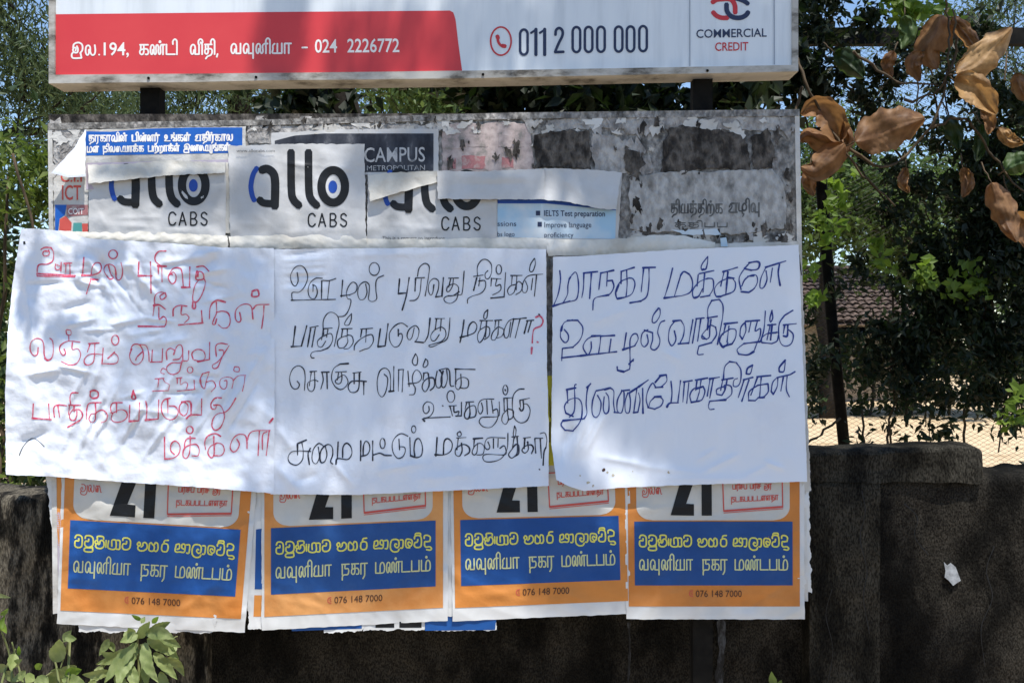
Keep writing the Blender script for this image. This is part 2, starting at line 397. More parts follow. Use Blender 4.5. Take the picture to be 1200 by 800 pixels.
# ------------------------------------------------------------------ SETTING: ground, wall, roof beyond
def ground_mesh():
    n = 120; x, y = np.meshgrid(np.linspace(-1, 1, n), np.linspace(-1, 1, n), indexing='ij')
    X = np.sign(x)*(abs(x)**2.2)*120; Y = np.sign(y)*(abs(y)**2.2)*150+2
    f = snoise(3, 3.0, 9); Z = .03*f(X, Y)*np.clip(abs(Y-.3)/3, 0, 1)
    return mesh('ground', np.stack([X, Y, Z], -1).reshape(-1, 3), grid_faces(n, n), M['sand'], None, True)
tag(ground_mesh(), kind='structure')
M['asphalt'] = mat('asphalt', [(.035, .036, .040), (.060, .062, .066)], scale=30, detail=6, bump=.4, bscale=120)
xr, yr = np.meshgrid(np.linspace(-60, 60, 60), np.linspace(-9.5, -1.3, 12), indexing='ij')
tag(mesh('road', np.stack([xr, yr, xr*0+.10], -1).reshape(-1, 3), grid_faces(60, 12), M['asphalt']), kind='structure')  # out of view; added to cut the warm bounce off the sand
M['kerb'] = mat('concrete_kerb', [(.20, .19, .18), (.30, .29, .27)], scale=12, detail=8, bump=.3)
for y_ in (-1.3, -9.65):
    for k in range(-30, 30):
        kb = MB(); kb.box((k*.9, y_, -.05), (k*.9+.885, y_+.15, .22), .002); tag(kb.build('kerb_stone', M['kerb']), kind='structure')
# boundary wall: front face at y=.30, relief from real displacement
wall = thing('boundary_wall', (0, .4, 0), 'tall black algae-stained plaster wall behind the notice board', 'wall')
def wall_panel(name, x0, x1, topf, yf, th, m, seed, rough=.004, step=.02):
    nx, nz = int((x1-x0)/step)+1, int(1.35/step)+1
    X, T = np.meshgrid(np.linspace(x0, x1, nx), np.linspace(0, 1, nz), indexing='ij')
    f1, f2 = snoise(seed, .5, 8), snoise(seed+1, .12, 9); ft = snoise(seed+2, .35, 6)
    top = np.vectorize(topf)(X)+.006*ft(X, 0*X)
    Z = T*top; Y = yf-rough*(f1(X, Z)+.5*f2(X, Z))
    Y += np.clip(T-.985, 0, 1)*1.2                 # rounded arris
    nt = 3; Xs = [X]; 
    V = np.stack([X, Y, Z], -1)
    back = np.stack([X[:, -1:]+np.zeros((1, nt)), yf+np.linspace(.05, th, nt)[None]+X[:, -1:]*0, top[:, -1:]+.004*f2(X[:, -1:], np.linspace(0, 1, nt)[None])], -1)
    back2 = back[:, -1:].copy(); back2[..., 2] = 0
    V = np.concatenate([V, back, back2], 1)
    o = mesh(name, V.reshape(-1, 3), grid_faces(*V.shape[:2]), m, wall, True)
    # ends
    for e in (0, -1):
        pr = V[e]; k = len(pr); me = mesh('wall_end', pr, [tuple(range(k))], m, o)
    return o
zt = lambda py, d: 1.5+(400-py)/400*(d+3)/3
wall_panel('wall_panel', -.88*1.1, .945, lambda x: zt(566, .3), .30, .20, M['wall'], 11)
wall_panel('wall_panel', 1.16, 4.2, lambda x: zt(556, .24), .238, .26, M['wall'], 21)
wall_panel('pilaster', -2.9, -.968, lambda x: zt(579, .25), .25, .25, M['wall_pale'], 31, .007)
wall_panel('pilaster', .935, 1.158, lambda x: zt(558, .22), .22, .28, M['pilaster'], 41)
cp = MB()
f_ = snoise(5, .3, 6)
xs = np.linspace(.93, 1.478, 40)
prof = [(.217, -.012), (.2155, .02), (.2150, .070), (.220, .078), (.232, .082), (.30, .085), (.42, .08), (.50, .07), (.51, 0)]
V = []
for x in xs:
    rise = .02*(x-.93)/.54
    e = max(0, (x-1.468)/.012)*.4
    for (y, z) in prof: V.append((x, y+.004*float(f_(x, z*3)), zt(562, .19)+z*(1-.3*e)+rise*(z > 0)+.003*float(f_(x*2, y))))
np_ = len(prof); F = [(i*np_+j, i*np_+j+1, (i+1)*np_+j+1, (i+1)*np_+j) for i in range(len(xs)-1) for j in range(np_-1)]
F += [tuple(range(np_)), tuple((len(xs)-1)*np_+j for j in range(np_))[::-1]]
mesh('coping_block', V, F, M['pilaster'], wall, False)
# scrap of paper left on the wall, and drips
scr = np.array([(1106, 658), (1110, 662), (1114, 659), (1120, 664), (1123, 672), (1126, 680), (1121, 683), (1117, 686), (1112, 680), (1107, 676), (1108, 668)], float)
o = mesh('paper_scrap', W(scr[:, 0], scr[:, 1], .231), [tuple(range(len(scr)))], mat('shaded_scrap_paper', [(.20, .21, .22), (.36, .38, .40)], scale=60))  # white paper coloured grey-blue to paint in the shade lying on it
tag(o, 'small torn white paper scrap stuck on the black wall at right', 'paper scrap')

cr_l = [([(1010, 575), (1014, 600), (1008, 630), (1016, 668), (1012, 700), (1019, 742)], 1.0), ([(1060, 590), (1075, 606), (1072, 628), (1088, 650)], .8), ([(1165, 640), (1156, 668), (1163, 700), (1150, 735), (1154, 780)], .9), ([(975, 690), (968, 720), (976, 760), (970, 800)], .8)]
ck = ribbons('crack', cr_l[:3][0:1]+cr_l[3:], lambda x, y: -.214+0*x, M['black'], wall, .0005)
ck = ribbons('crack', cr_l[1:3], lambda x, y: -.2335+0*x, M['black'], wall, .0005)
dm = mat('lime_drips', [(.014, .014, .014), (.07, .075, .085)], scale=70, detail=10, stretch=(1, 1, .35), contrast=(.46, .62))
ribbons('lime_drip', [([(845, 728), (846, 760), (843, 790), (845, 815)], 8), ([(737, 730), (738, 760), (736, 806)], 2.5)], lambda x, y: -.290+0*x, dm, wall, 0)

# house roof seen over the wall through the fence
house = thing('tiled_house', (7.0, 24, 0), 'low house with brown clay tile roof seen beyond the fence', 'house')
b = MB(); b.box((1.2, 22.5, 0), (9.6, 27, 2.05)); b.build('wall', M['house'], house)
rows = MB(); y0, z0, y1, z1 = 21.7, 1.95, 24.6, 3.42
nr, nc = 14, 44
for r_ in range(nr):
    ta, tb = r_/nr, (r_+1.25)/nr
    for c_ in range(nc):
        x = .9+c_*.205+.02*(r_ % 2)
        a = (x, y0+(y1-y0)*ta, z0+(z1-z0)*ta+.05); 
        xa = np.linspace(0, .195, 4); za = [.0, .035, .035, .0]; j = rng.normal(0, .008)
        V = [(x+q, y0+(y1-y0)*ta, z0+(z1-z0)*ta+.06+h+j) for q, h in zip(xa, za)]+[(x+q, y0+(y1-y0)*tb, z0+(z1-z0)*tb+h+j) for q, h in zip(xa, za)]
        rows.add(V, [(0, 1, 5, 4), (1, 2, 6, 5), (2, 3, 7, 6), (0, 4, 7, 3)])
rf = rows.build('roof_tiles', M['tile'], house); rf['kind'] = 'stuff'
b = MB(); b.add([(.9, 21.7, 1.9), (9.9, 21.7, 1.9), (9.9, 24.6, 3.36), (.9, 24.6, 3.36), (9.9, 27.5, 1.9), (.9, 27.5, 1.9)], [(0, 1, 2, 3), (3, 2, 4, 5), (0, 3, 5), (1, 4, 2)]); b.build('roof', M['tile'], house)
b = MB(); b.tube([(.85, 24.6, 3.46), (9.9, 24.6, 3.46)], .09, 8); b.build('ridge', M['tile'], house)

# ------------------------------------------------------------------ TREES AND HEDGES BEHIND
def B(px, py, d, rx, rz, w, ry=None):
    """crown blob centred on the line of sight px,py at depth d; radii in metres"""
    return (W(px, py, d), (rx, ry or rx, rz), w)
tree('feathery_tree', 'dark feathery tree at far left with sky showing between its boughs', 'tree', (-5.3, 5.9, 0), (-4.9, 5.9, 6.5), .12,
     [B(-60, 90, 5.5, .9, .9, 1.2), B(30, 120, 5.8, .45, .7, .9), B(50, -60, 6, .9, .6, 1), B(15, 10, 5.2, .5, .5, .8), B(100, 130, 6.0, .55, .35, .6), B(-110, 250, 5.2, .9, 1.0, 1.2), B(130, -80, 6, .8, .6, .6)],
     15000, .085, M['leaf_feather'], 75, .17, .22, .9, limb=.05)
tree('casuarina_tree', 'tall pale green tree seen in the gap left of the dark trunk', 'tree', (-3.6, 10.5, 0), (-3.5, 10.6, 6.5), .2,
     [B(130, 120, 10, 1.0, .6, 1.1), B(230, 130, 10.5, .9, .6, 1.0), B(330, 70, 10.5, 1.2, 1.0, .8), B(200, 0, 10.5, 1.4, 1.0, .8), B(440, 110, 11, 1.0, .5, .6)],
     16000, .11, M['leaf_feather'], 90, .22, .24, 1.0, limb=.05)
tree('leafy_tree', 'light green leafy tree seen in the gap right of the black trunk', 'tree', (-1.0, 8.6, 0), (-1.0, 8.6, 5.0), .12,
     [B(500, 115, 8, .55, .45, 1), B(545, 60, 8.2, .8, .6, 1), B(420, 60, 8.4, .6, .5, .5)],
     6500, .10, M['leaf_mid'], 40, .18, .45, .2, limb=.03)
tree('bushy_tree', 'broad sunlit green tree behind the fence under the sky gaps', 'tree', (6.2, 17, 0), (6.0, 17, 5.2), .2,
     [B(990, 255, 17, 1.5, 1.0, 1.2), B(1060, 270, 17.5, 1.6, .9, 1), B(1160, 290, 17, 1.6, 1.2, 1), B(960, 190, 17.5, .7, .7, .35), B(1110, 210, 18, 1.0, .6, .5), B(1240, 240, 17, 1.5, 1.5, .8), B(860, 260, 17.5, 1.5, 1.2, .8)],
     26000, .15, M['leaf_mid'], 120, .32, .5, .1)
tree('tall_wispy_tree', 'tall thin-leaved tree against the sky at top right', 'tree', (11.5, 22, 0), (11.2, 22, 9.5), .2,
     [B(1160, 30, 22, 1.6, 1.2, 1), B(1190, 130, 22, 1.2, 1.0, .8), B(1060, 60, 22.5, 1.3, 1.2, .35), B(1000, 140, 22.5, 1.5, .8, .4), B(1240, 60, 22, 1.8, 2, 1)],
     12000, .14, M['leaf_feather'], 110, .30, .3, .5)
hg = thing('hedge', (8, 17, 0), 'dark green hedge along the far side of the sandy yard', 'hedge')
hb = [((x, 17.6+.3*math.sin(x), .95), (.9, .5, .95), 1) for x in np.arange(-12, 16, 1.1)]
leaf_cloud('foliage', clump_points(hb, 30000, 320, .22), .15, M['leaf_dark'], hg, .55, .1)
hs = MB()
for x in np.arange(-12, 16, .8): hs.tube(wiggle((x, 17.6, 0), (x+rng.normal(0, .2), 17.6, 1.5), 5), .03, 5)
hs.build('stems', M['bark'], hg)
wd = leaf_cloud('woodland', clump_points([((x, 44+3*math.sin(x*.3), 1.8), (4, 3, 2.4+1.0*math.sin(x*.7)), 1) for x in np.arange(-48, 50, 5)], 30000, 420, .6), .50, M['leaf_dark'], None, .6, .1)
tag(wd, 'far-off mass of dark green woodland', 'woodland', kind='stuff')
# shrub at far left beside the board
M['leaf_shrub'] = leafmat('shrub_leaves', (.04, .075, .012), (.13, .17, .03), (.16, .24, .03), .35, 9)
sh = thing('roadside_shrub', (-2.4, 1.6, 0), 'yellow-green leafy shrub beside the left edge of the board', 'shrub')
sb = [B(10, 205, 1.6, .22, .20, 1), B(-40, 250, 1.7, .3, .4, 1), B(45, 225, 1.8, .14, .22, .6), B(-20, 380, 1.6, .25, .5, .9), B(-60, 130, 1.9, .2, .2, .4), B(0, 520, 1.5, .25, .3, .5)]
leaf_cloud('foliage', clump_points(sb, 2600, 60, .06), .050, M['leaf_shrub'], sh, .42, .3)
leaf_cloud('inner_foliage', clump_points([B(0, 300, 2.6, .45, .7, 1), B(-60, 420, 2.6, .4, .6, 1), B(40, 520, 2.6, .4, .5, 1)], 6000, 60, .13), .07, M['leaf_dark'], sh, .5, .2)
s_ = MB()
for (c, r, w) in sb:
    s_.tube(wiggle((-2.4+rng.normal(0, .1), 1.6, 0), c, 9, .1), np.linspace(.018, .006, 9), 5)
s_.tube(wiggle(W(15, 180, 1.2), W(48, 300, 1.2), 6, .05), .006, 5)
s_.build('branches', M['stem'], sh, True)
# big tree close behind the wall whose limbs overhang the boards and shade them
big = thing('overhanging_tree', (.35, 1.7, 0), 'big dark trunked tree behind the wall overhanging the boards', 'tree')
b = MB(); pt = wiggle((.38, 1.75, 0), (.25, 1.7, 6.4), 14, .03); b.tube(pt, np.linspace(.30, .17, 14), 14); b.build('trunk', M['bark'], big, True)
b = MB(); b.tube(wiggle((-.62, 1.5, 0), (-.72, 1.4, 4.2), 10, .03), np.linspace(.085, .055, 10), 10); b.build('trunk', M['bark'], big, True)
gapb = [B(600, 118, 1.2, .2, .12, .8, .2), B(700, 118, 1.3, .26, .14, 1, .2), B(800, 118, 1.3, .26, .14, 1, .2), B(900, 110, 1.2, .22, .2, .9, .2), B(560, 60, 1.3, .3, .2, .7, .2), B(380, 112, 1.3, .14, .07, .35, .1), B(320, 118, 1.5, .09, .08, .22, .1), B(760, 20, 1.4, .6, .2, .7, .2), B(1000, -60, 1.5, .6, .3, 1, .2)]
M['leaf_shade'] = leafmat('shade_darkened_leaves', (.006, .012, .005), (.022, .034, .012), (.03, .06, .01), .2)  # leaf colour lowered to paint in the shade under the canopy
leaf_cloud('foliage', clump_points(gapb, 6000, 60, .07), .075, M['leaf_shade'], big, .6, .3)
def shade_blob(px, py, rpx, n, t, ry=None, d=0.0):
    """leaf spray hanging along the sun's path above a point of the board"""
    c = W(px, py, d)+SUN*t
    q = rng.normal(0, 1, (n, 3)); q /= np.linalg.norm(q, axis=1)[:, None]; q *= rng.uniform(0, 1, (n, 1))**.45
    e1 = np.array([1, 0, 0]); e2 = np.cross(SUN, e1); e2 /= np.linalg.norm(e2); e1 = np.cross(e2, SUN)
    k = abs(e2[2])
    return c+q[:, :1]*e1*rpx/400+q[:, 1:2]*e2*((ry or rpx)/400*k)+q[:, 2:3]*SUN*.45
SH = []
for a in [   # px, py, radius, leaves, distance up the sun ray, vertical radius, depth
    (800, 40, 160, 260, 4.4, 110), (930, 130, 130, 300, 4.6, 160), (780, 215, 130, 330, 4.4, 85), (670, 40, 80, 70, 4.6, 90), (690, 180, 90, 120, 4.6, 60),
    (800, 330, 150, 480, 4.8, 85), (850, 480, 150, 620, 5.0, 120), (880, 650, 140, 420, 4.7, 120), (720, 440, 80, 150, 4.9, 90),
    (1040, 420, 120, 330, 4.6, 260), (1120, 640, 150, 520, 4.8, 200), (1000, 700, 100, 260, 4.5, 150),
    (490, 430, 190, 300, 5.4, 170), (340, 430, 120, 110, 5.4, 170), (600, 430, 110, 150, 5.4, 160), (620, 610, 90, 130, 5.0, 70), (690, 680, 80, 110, 4.6, 60), 
    (330, 40, 34, 60, 4.2, 90), (440, 60, 70, 50, 4.4, 70), (560, 40, 60, 60, 4.6, 80), 
    (34, 318, 13, 130, 2.2, 44, -.036), (72, 378, 20, 50, 2.2, 8, -.036), (38, 372, 5, 14, 2.2, 22, -.036), (118, 289, 30, 50, 2.2, 5, -.036), (270, 300, 50, 60, 3.2, 9, -.036), (280, 400, 50, 60, 5.0, 110, -.036),
    (480, 600, 90, 100, 5.0, 40), (440, 215, 50, 45, 4.3, 40), (150, 220, 45, 30, 3.3, 18), (230, 240, 35, 30, 3.3, 22), (500, 180, 60, 60, 4.4, 40), (570, 250, 60, 80, 4.4, 40), (330, 640, 60, 60, 4.9, 60), (450, 670, 90, 90, 4.9, 50), (290, 240, 30, 30, 4.0, 40),
    (200, 430, 110, 60, 5.2, 120), (180, 670, 110, 60, 4.6, 50),
    (620, 118, 90, 260, 3.6, 50, 1.2), (740, 118, 90, 260, 3.6, 50, 1.2), (860, 118, 90, 260, 3.6, 50, 1.2), (980, 100, 90, 260, 3.4, 110, 1.2), (1080, 200, 110, 330, 3.6, 130, 1.2), (1180, 300, 120, 380, 3.4, 160, 1.2), (1100, 430, 120, 330, 3.8, 100, 1.2), (1000, 420, 80, 160, 3.8, 120, 1.2), (1190, 120, 90, 200, 3.4, 100, 1.2)]:
    a = list(a); a[3] = int(a[3]*(5.2 if a[4] > 3 else 4.0)); SH.append(shade_blob(*a))
leaf_cloud('canopy', np.concatenate(SH), .034, M['leaf_mid'], big, .55, .2)
# limbs carrying that canopy
for (px, py, t) in [(780, 60, 4.5), (930, 250, 4.7), (840, 480, 5.0), (560, 420, 5.0), (1120, 500, 4.8), (620, 640, 5.0)]:
    e = W(px, py, 0)+SUN*t; e[2] += .1
    s0 = pt[rng.integers(10, 13)]
    b = MB(); mid = (s0+e)/2+np.array([0, .2, .9]); q = np.array([s0*(1-u)**2+2*mid*u*(1-u)+e*u*u for u in np.linspace(0, 1, 10)])
    b.tube(q, np.linspace(.06, .010, 10), 7); b.build('limb', M['bark'], big, True)

# ------------------------------------------------------------------ FENCE on the right, behind the wall
FY = 1.6
fence = thing('chain_link_fence', W(960, 560, FY), 'rusty chain-link fence with black rails and leaning post', 'fence')
wx0, wx1 = W(900, 0, FY)[0], 4.4; wz0, wz1 = W(0, 600, FY)[2], W(0, 44, FY)[2]
cell = .038; b = []; 
segV = []; segF = []; nb = 0
ncol = int((wx1-wx0)/cell); nrow = int((wz1-wz0)/(cell*.5))
for c_ in range(ncol):
    z = np.arange(nrow+1)*cell*.5+wz0
    x = wx0+c_*cell+np.where(np.arange(nrow+1) % 2 == 0, 0, cell*.98)*1.0 if c_ % 1 == 0 else None
    y = FY+np.where(np.arange(nrow+1) % 2 == 0, -.002, .002)
    w = .0015
    p = np.stack([x, y, z], -1)
    for o_ in ((-w, 0), (w*.5, -w*.9), (w*.5, w*.9)):
        q = p.copy(); q[:, 0] += o_[0]; q[:, 1] += o_[1]; segV.append(q)
    n = len(p); i = np.arange(n-1)
    for a_, b_ in ((0, 1), (1, 2), (2, 0)):
        segF.append(np.stack([nb+a_*n+i, nb+b_*n+i, nb+b_*n+i+1, nb+a_*n+i+1], 1))
    nb += 3*n
    # mirrored wire
    x2 = wx0+c_*cell+np.where(np.arange(nrow+1) % 2 == 0, cell*.98, 0)
    p = np.stack([x2, y+.003, z], -1)
    for o_ in ((-w, 0), (w*.5, -w*.9), (w*.5, w*.9)):
        q = p.copy(); q[:, 0] += o_[0]; q[:, 1] += o_[1]; segV.append(q)
    for a_, b_ in ((0, 1), (1, 2), (2, 0)):
        segF.append(np.stack([nb+a_*n+i, nb+b_*n+i, nb+b_*n+i+1, nb+a_*n+i+1], 1))
    nb += 3*n
o = mesh('chain_link', np.concatenate(segV), np.concatenate(segF), M['wire'], fence); o['kind'] = 'stuff'
b = MB(); b.tube([W(958, 150, FY-.08), W(962, 210, FY-.08), W(975, 380, FY-.08), W(993, 560, FY-.08)], .025, 10); b.build('post', M['metal_black'], fence, True)
b = MB(); a = W(925, 34, FY-.03); e = W(925, 53, FY-.03); b.box((a[0], FY-.05, e[2]), (4.4, FY-.005, a[2])); b.build('top_rail', M['metal_black'], fence)
b = MB(); a = W(984, 383, FY-.03); e = W(984, 391, FY-.03); b.box((a[0], FY-.055, e[2]), (4.4, FY-.005, a[2])); b.build('middle_rail', M['metal_black'], fence)
for x in (2.9, 4.3):
    b = MB(); b.tube([(x, FY+.03, .9), (x+.01, FY+.03, wz1+.05)], .022, 10); b.build('post', M['metal_black'], fence, True)
# creeper tangled in the fence
cr = thing('fence_creeper', W(1100, 560, FY-.2), 'dark tangled creeper hanging in the fence with big dry leaves', 'creeper')
cb = [B(1080, 60, 1.3, .25, .06, .5, .12), B(1120, 330, 1.35, .12, .25, 1.6, .12), B(1200, 200, 1.3, .12, .3, 1.2, .12), B(1040, 400, 1.35, .16, .08, .9, .12), B(1150, 470, 1.35, .2, .06, .7, .12), B(1020, 130, 1.3, .04, .3, .4, .06), B(1050, 260, 1.3, .03, .3, .35, .05), B(1085, 270, 1.3, .04, .3, .5, .06), B(1160, 240, 1.3, .1, .25, 1.3, .1), B(1330, 260, 1.3, .35, .7, 1.2, .2), B(1400, 380, 1.3, .3, .5, .8, .2),B(1165, 330, 1.3, .16, .26, 2.2, .15), B(1185, 400, 1.35, .16, .2, 1.2, .15), B(1140, 260, 1.3, .12, .2, .8, .12), B(1000, 330, 1.35, .07, .12, .22, .1), B(1120, 380, 1.35, .2, .12, .9, .12), B(1190, 150, 1.3, .1, .25, .9, .12), B(1130, 90, 1.3, .12, .08, .5, .1), B(1010, 130, 1.3, .05, .25, .35, .1), B(1100, 200, 1.3, .06, .2, .4, .08), B(1200, 250, 1.3, .16, .25, 1.1, .15), B(1110, 430, 1.35, .20, .14, 1.3, .15), B(1190, 430, 1.35, .14, .14, .6, .15), B(1075, 340, 1.35, .05, .22, .35, .1),
      B(955, 80, 1.2, .12, .26, 1.1, .12), B(980, 22, 1.2, .2, .08, .7, .15), B(1035, 80, 1.3, .12, .12, .28, .15), B(1060, 190, 1.3, .05, .2, .28, .08), B(1150, 110, 1.3, .16, .12, .35, .15), B(1125, 250, 1.3, .05, .25, .5, .08), B(1145, 190, 1.3, .06, .2, .5, .08),
      B(1040, 440, 1.35, .12, .12, .7, .15), B(955, 420, 1.3, .04, .25, .45, .1), B(1045, 500, 1.35, .015, .08, .06, .05), B(1072, 505, 1.35, .015, .07, .06, .05), B(1100, 500, 1.3, .02, .07, .08, .05), B(1180, 500, 1.2, .04, .06, .14, .08), B(1260, 350, 1.3, .25, .8, 1.6, .2), B(1150, 35, 1.3, .3, .05, .25, .1), B(1015, 510, 1.3, .01, .06, .04, .04)]
leaf_cloud('foliage', clump_points(cb, 19000, 400, .034), .042, M['leaf_shade'], cr, .45, .6)  # darkened leaf colour carries the canopy's shade on the creeper
leaf_cloud('sunlit_leaves', clump_points([B(1085, 8, 1.0, .11, .05, 1, .08), B(1060, -10, 1.1, .12, .06, 1, .1), B(1135, 335, 1.2, .07, .06, .6, .05), B(1080, 325, 1.2, .06, .03, .3, .05), B(1190, 480, 1.1, .05, .07, .4, .05), B(975, 250, 1.2, .06, .14, .7, .05), B(955, 330, 1.2, .04, .1, .3, .05), B(1020, 300, 1.3, .1, .05, .3, .05)], 620, 44, .03), .05, M['leaf_bright'], cr, .6, .3, facing=(0, -1, .4))  # brighter leaf colour paints in sun striking and passing through these leaves
sm = MB()
for (x0, y0, x1, y1) in [(1045, 380, 1050, 480), (1046, 340, 1044, 520), (1060, 390, 1062, 500), (1010, 480, 1012, 545), (1040, 500, 1042, 545), (1090, 480, 1092, 548), (1130, 480, 1131, 552), (1100, 300, 1085, 500), (1150, 120, 1165, 420), (1180, 60, 1178, 330), (960, 60, 1060, 190), (1100, 60, 1115, 160), (1060, 190, 1090, 260), (1010, 440, 1060, 425), (1080, 40, 1100, 150), (1200, 150, 1140, 400), (945, 520, 985, 490), (1000, 190, 1050, 250), (925, 20, 960, 210), (1170, 530, 1175, 480)]:
    sm.tube(wiggle(W(x0, y0, FY-.25), W(x1, y1, FY-.22), 8, .08), rng.uniform(.0025, .006), 5)
sm.build('stems', M['stem'], cr, True)
def big_leaf(name, pts, wid, d, m, parent, curl=.10, seed=0, tilt=0.0, stalk=None):
    """broad papery leaf: midrib polyline in px, width px; veins, waved torn rim, curled tip"""
    q = smooth_pts(pts, 1.8); n = len(q); t = np.gradient(q, axis=0); t /= np.linalg.norm(t, axis=1)[:, None]; nr = np.stack([-t[:, 1], t[:, 0]], 1)
    r = np.random.default_rng(seed+60); s = np.linspace(0, 1, n)
    prof = np.clip(np.sin(np.clip(s, 0, 1)**.8*math.pi), 0, 1)**.55*wid/2*(1-.25*s**6); m_ = 17; V = []; f = snoise(seed+50, 1.1, 6); g_ = snoise(seed+51, .16, 6); ph = r.uniform(0, 6)
    for j in range(m_):
        w = (j/(m_-1)*2-1); a = abs(w)
        rim = 1+(.07*g_(s, s*0+w)+.05*np.sin(s*23+ph*w))*a**3
        xy = q+nr*(prof*w*rim)[:, None]
        vein = .0016*np.cos((s*11-a*2.2)*2*math.pi)*a**.5*(1-a*.5)
        dep = d+curl*wid/400*(a**1.7-.3)*(1+.7*np.sin(s*4+ph))*(1 if w > 0 else .35+.5*np.sin(ph))+.010*f(s*2.2, w*.8+s*0)+.006*g_(s*.7, s*0+w*.5)*a+tilt*(s-.5)+vein+.0035*math.exp(-(w/.08)**2)-.05*wid/60*np.clip(s-.75, 0, 1)**2*4
        V.append(W(xy[:, 0], xy[:, 1], dep))
    V = np.stack(V, 1)
    o = mesh(name, V.reshape(-1, 3), grid_faces(n, m_), m, parent, True)
    if stalk:
        b = MB(); b.tube(wiggle(V[0, m_//2], W(*stalk, d+.04), 6, .06), np.linspace(.0022, .0032, 6), 5); b.build('stalk', M['stem'], parent, True)
    return o
twigs = [[(925, 40), (950, 110), (985, 170), (1010, 205), (1048, 240)], [(985, 170), (1040, 195), (1090, 150), (1108, 100), (1112, 40), (1105, -20)], [(1112, 85), (1120, 60), (1118, 10)], [(1090, 150), (1130, 140), (1175, 200), (1215, 240)], [(1060, 120), (1095, 108), (1112, 85)], [(1000, 60), (1050, 95), (1100, 100)], [(940, 100), (925, 170), (930, 230)]]
b = MB()
for tw in twigs:
    q = smooth_pts(tw, 10); q += rng.normal(0, 1.2, q.shape); b.tube(W(q[:, 0], q[:, 1], .80+.02*np.sin(np.arange(len(q))*.7)), np.linspace(.006, .003, len(q)), 6)
tg = b.build('twigs', M['stem'], cr, True)
for i, (pts, w, d, mm, cu, sk) in enumerate([
    ([(990, 168), (972, 186), (955, 200), (938, 196)], 34, .75, 'leaf_dry', .9, (985, 170)), ([(984, 166), (975, 140), (958, 126), (938, 134)], 36, .80, 'leaf_dry', -.8, (985, 170)), ([(984, 172), (966, 168), (948, 160), (934, 166)], 24, .83, 'leaf_dry', 1.0, (985, 170)),
    ([(1002, 166), (1028, 156), (1056, 146), (1084, 138)], 50, .72, 'leaf_dry', .5, (988, 172)), ([(990, 180), (994, 160), (988, 142)], 15, .8, 'leaf_dry', 1.2, (985, 170)),
    ([(1106, 18), (1098, 40), (1088, 60), (1098, 82)], 38, .85, 'leaf_dry', .8, (1112, 10)), ([(1116, 20), (1128, 34), (1140, 50), (1150, 66)], 20, .85, 'leaf_dry', 1.2, (1112, 20)),
    ([(1120, 86), (1142, 76), (1162, 56), (1186, 32)], 38, .70, 'leaf_gold', .9, (1112, 88)), ([(1118, 94), (1132, 98), (1152, 112), (1168, 134)], 36, .70, 'leaf_gold', -.9, (1112, 88)), ([(1122, 82), (1138, 70), (1150, 62)], 16, .72, 'leaf_gold', 1.3, (1112, 85)),
    ([(1162, 214), (1168, 230), (1178, 250), (1192, 284)], 32, .75, 'leaf_dry', .8, (1150, 190)), ([(1186, 250), (1200, 268), (1212, 296)], 30, .84, 'leaf_dry', -.7, (1176, 205)),
    ([(1080, 60), (1070, 76), (1078, 96)], 20, .8, 'leaf_dry', 1.1, (1092, 58)), ([(1150, 128), (1160, 140), (1158, 158)], 16, .78, 'leaf_dry', -1.1, (1140, 120)), ([(1128, 196), (1134, 214), (1128, 232)], 17, .82, 'leaf_dry', 1.2, (1126, 180)), ([(950, 196), (948, 214), (954, 230)], 18, .8, 'leaf_dry', 1.1, (950, 180)), ([(1190, 86), (1200, 108), (1210, 120)], 24, .78, 'leaf_dry', .9, (1185, 80)), ([(1170, 150), (1184, 164), (1200, 168)], 18, .8, 'leaf_gold', 1.1, (1160, 150)), ([(1048, 60), (1040, 76), (1046, 90)], 16, .85, 'leaf_dry', 1.2, (1052, 50)), ([(1062, 196), (1058, 214), (1066, 226)], 13, .8, 'leaf_dry', 1.3, (1060, 180)),
    ([(978, 62), (994, 72), (1012, 92)], 30, .9, 'leaf_dark', .6, (965, 50)), ([(1060, 18), (1064, 38), (1056, 58)], 22, .9, 'leaf_mid', .6, (1060, 0)), ([(1178, 200), (1190, 192), (1214, 184)], 28, .75, 'leaf_mid', .7, (1170, 205)),
    ([(1110, 135), (1118, 155), (1124, 176)], 22, .85, 'leaf_dark', .6, (1105, 120)), ([(1150, 145), (1150, 165), (1144, 190)], 18, .85, 'leaf_dark', .6, (1140, 130))]):
    big_leaf('leaf', pts, w, d, M[mm], cr, cu, i, stalk=sk)
# ------------------------------------------------------------------ SIGN, NOTICE BOARD
z0f = lambda x, y: x*0.0
def solid_quad(mb, q, yf, yb):
    """q: 4 px corners tl,tr,br,bl seen at the front depth yf; extruded back to yb"""
    q = np.array(q, float); a = W(q[:, 0], q[:, 1], yf); b = a.copy(); b[:, 1] = yb
    mb.add(np.concatenate([a, b]), [(0, 3, 2, 1), (4, 5, 6, 7), (0, 1, 5, 4), (1, 2, 6, 5), (2, 3, 7, 6), (3, 0, 4, 7)])
for px in (179, 822):
    p = MB(); x = W(px, 0, .075)[0]; p.box((x-.029, .05, 0), (x+.029, .10, 3.05)); o = p.build('sign_post', M['metal_black'])
    tag(o, 'black square steel post carrying the boards, ' + ('left one, below the red band' if px < 400 else 'right one, below the phone number'), 'post', 'posts carrying the boards')
sign = thing('roadside_sign', W(495, 95, 0), 'wide finance company sign with red band above the notice board', 'sign')
def edge_y(x): return 88+(76.5-88)*(x-65)/(928-65)+2.0*np.sin((x-65)/863*math.pi)*.8
HS = lambda x, y: .004+.0016*snoise_sign(x, y)
_sn = snoise(77, 130, 7, spread=.08)
def snoise_sign(x, y): return _sn(x, y*.25)
xs_ = np.linspace(64, 929, 60)
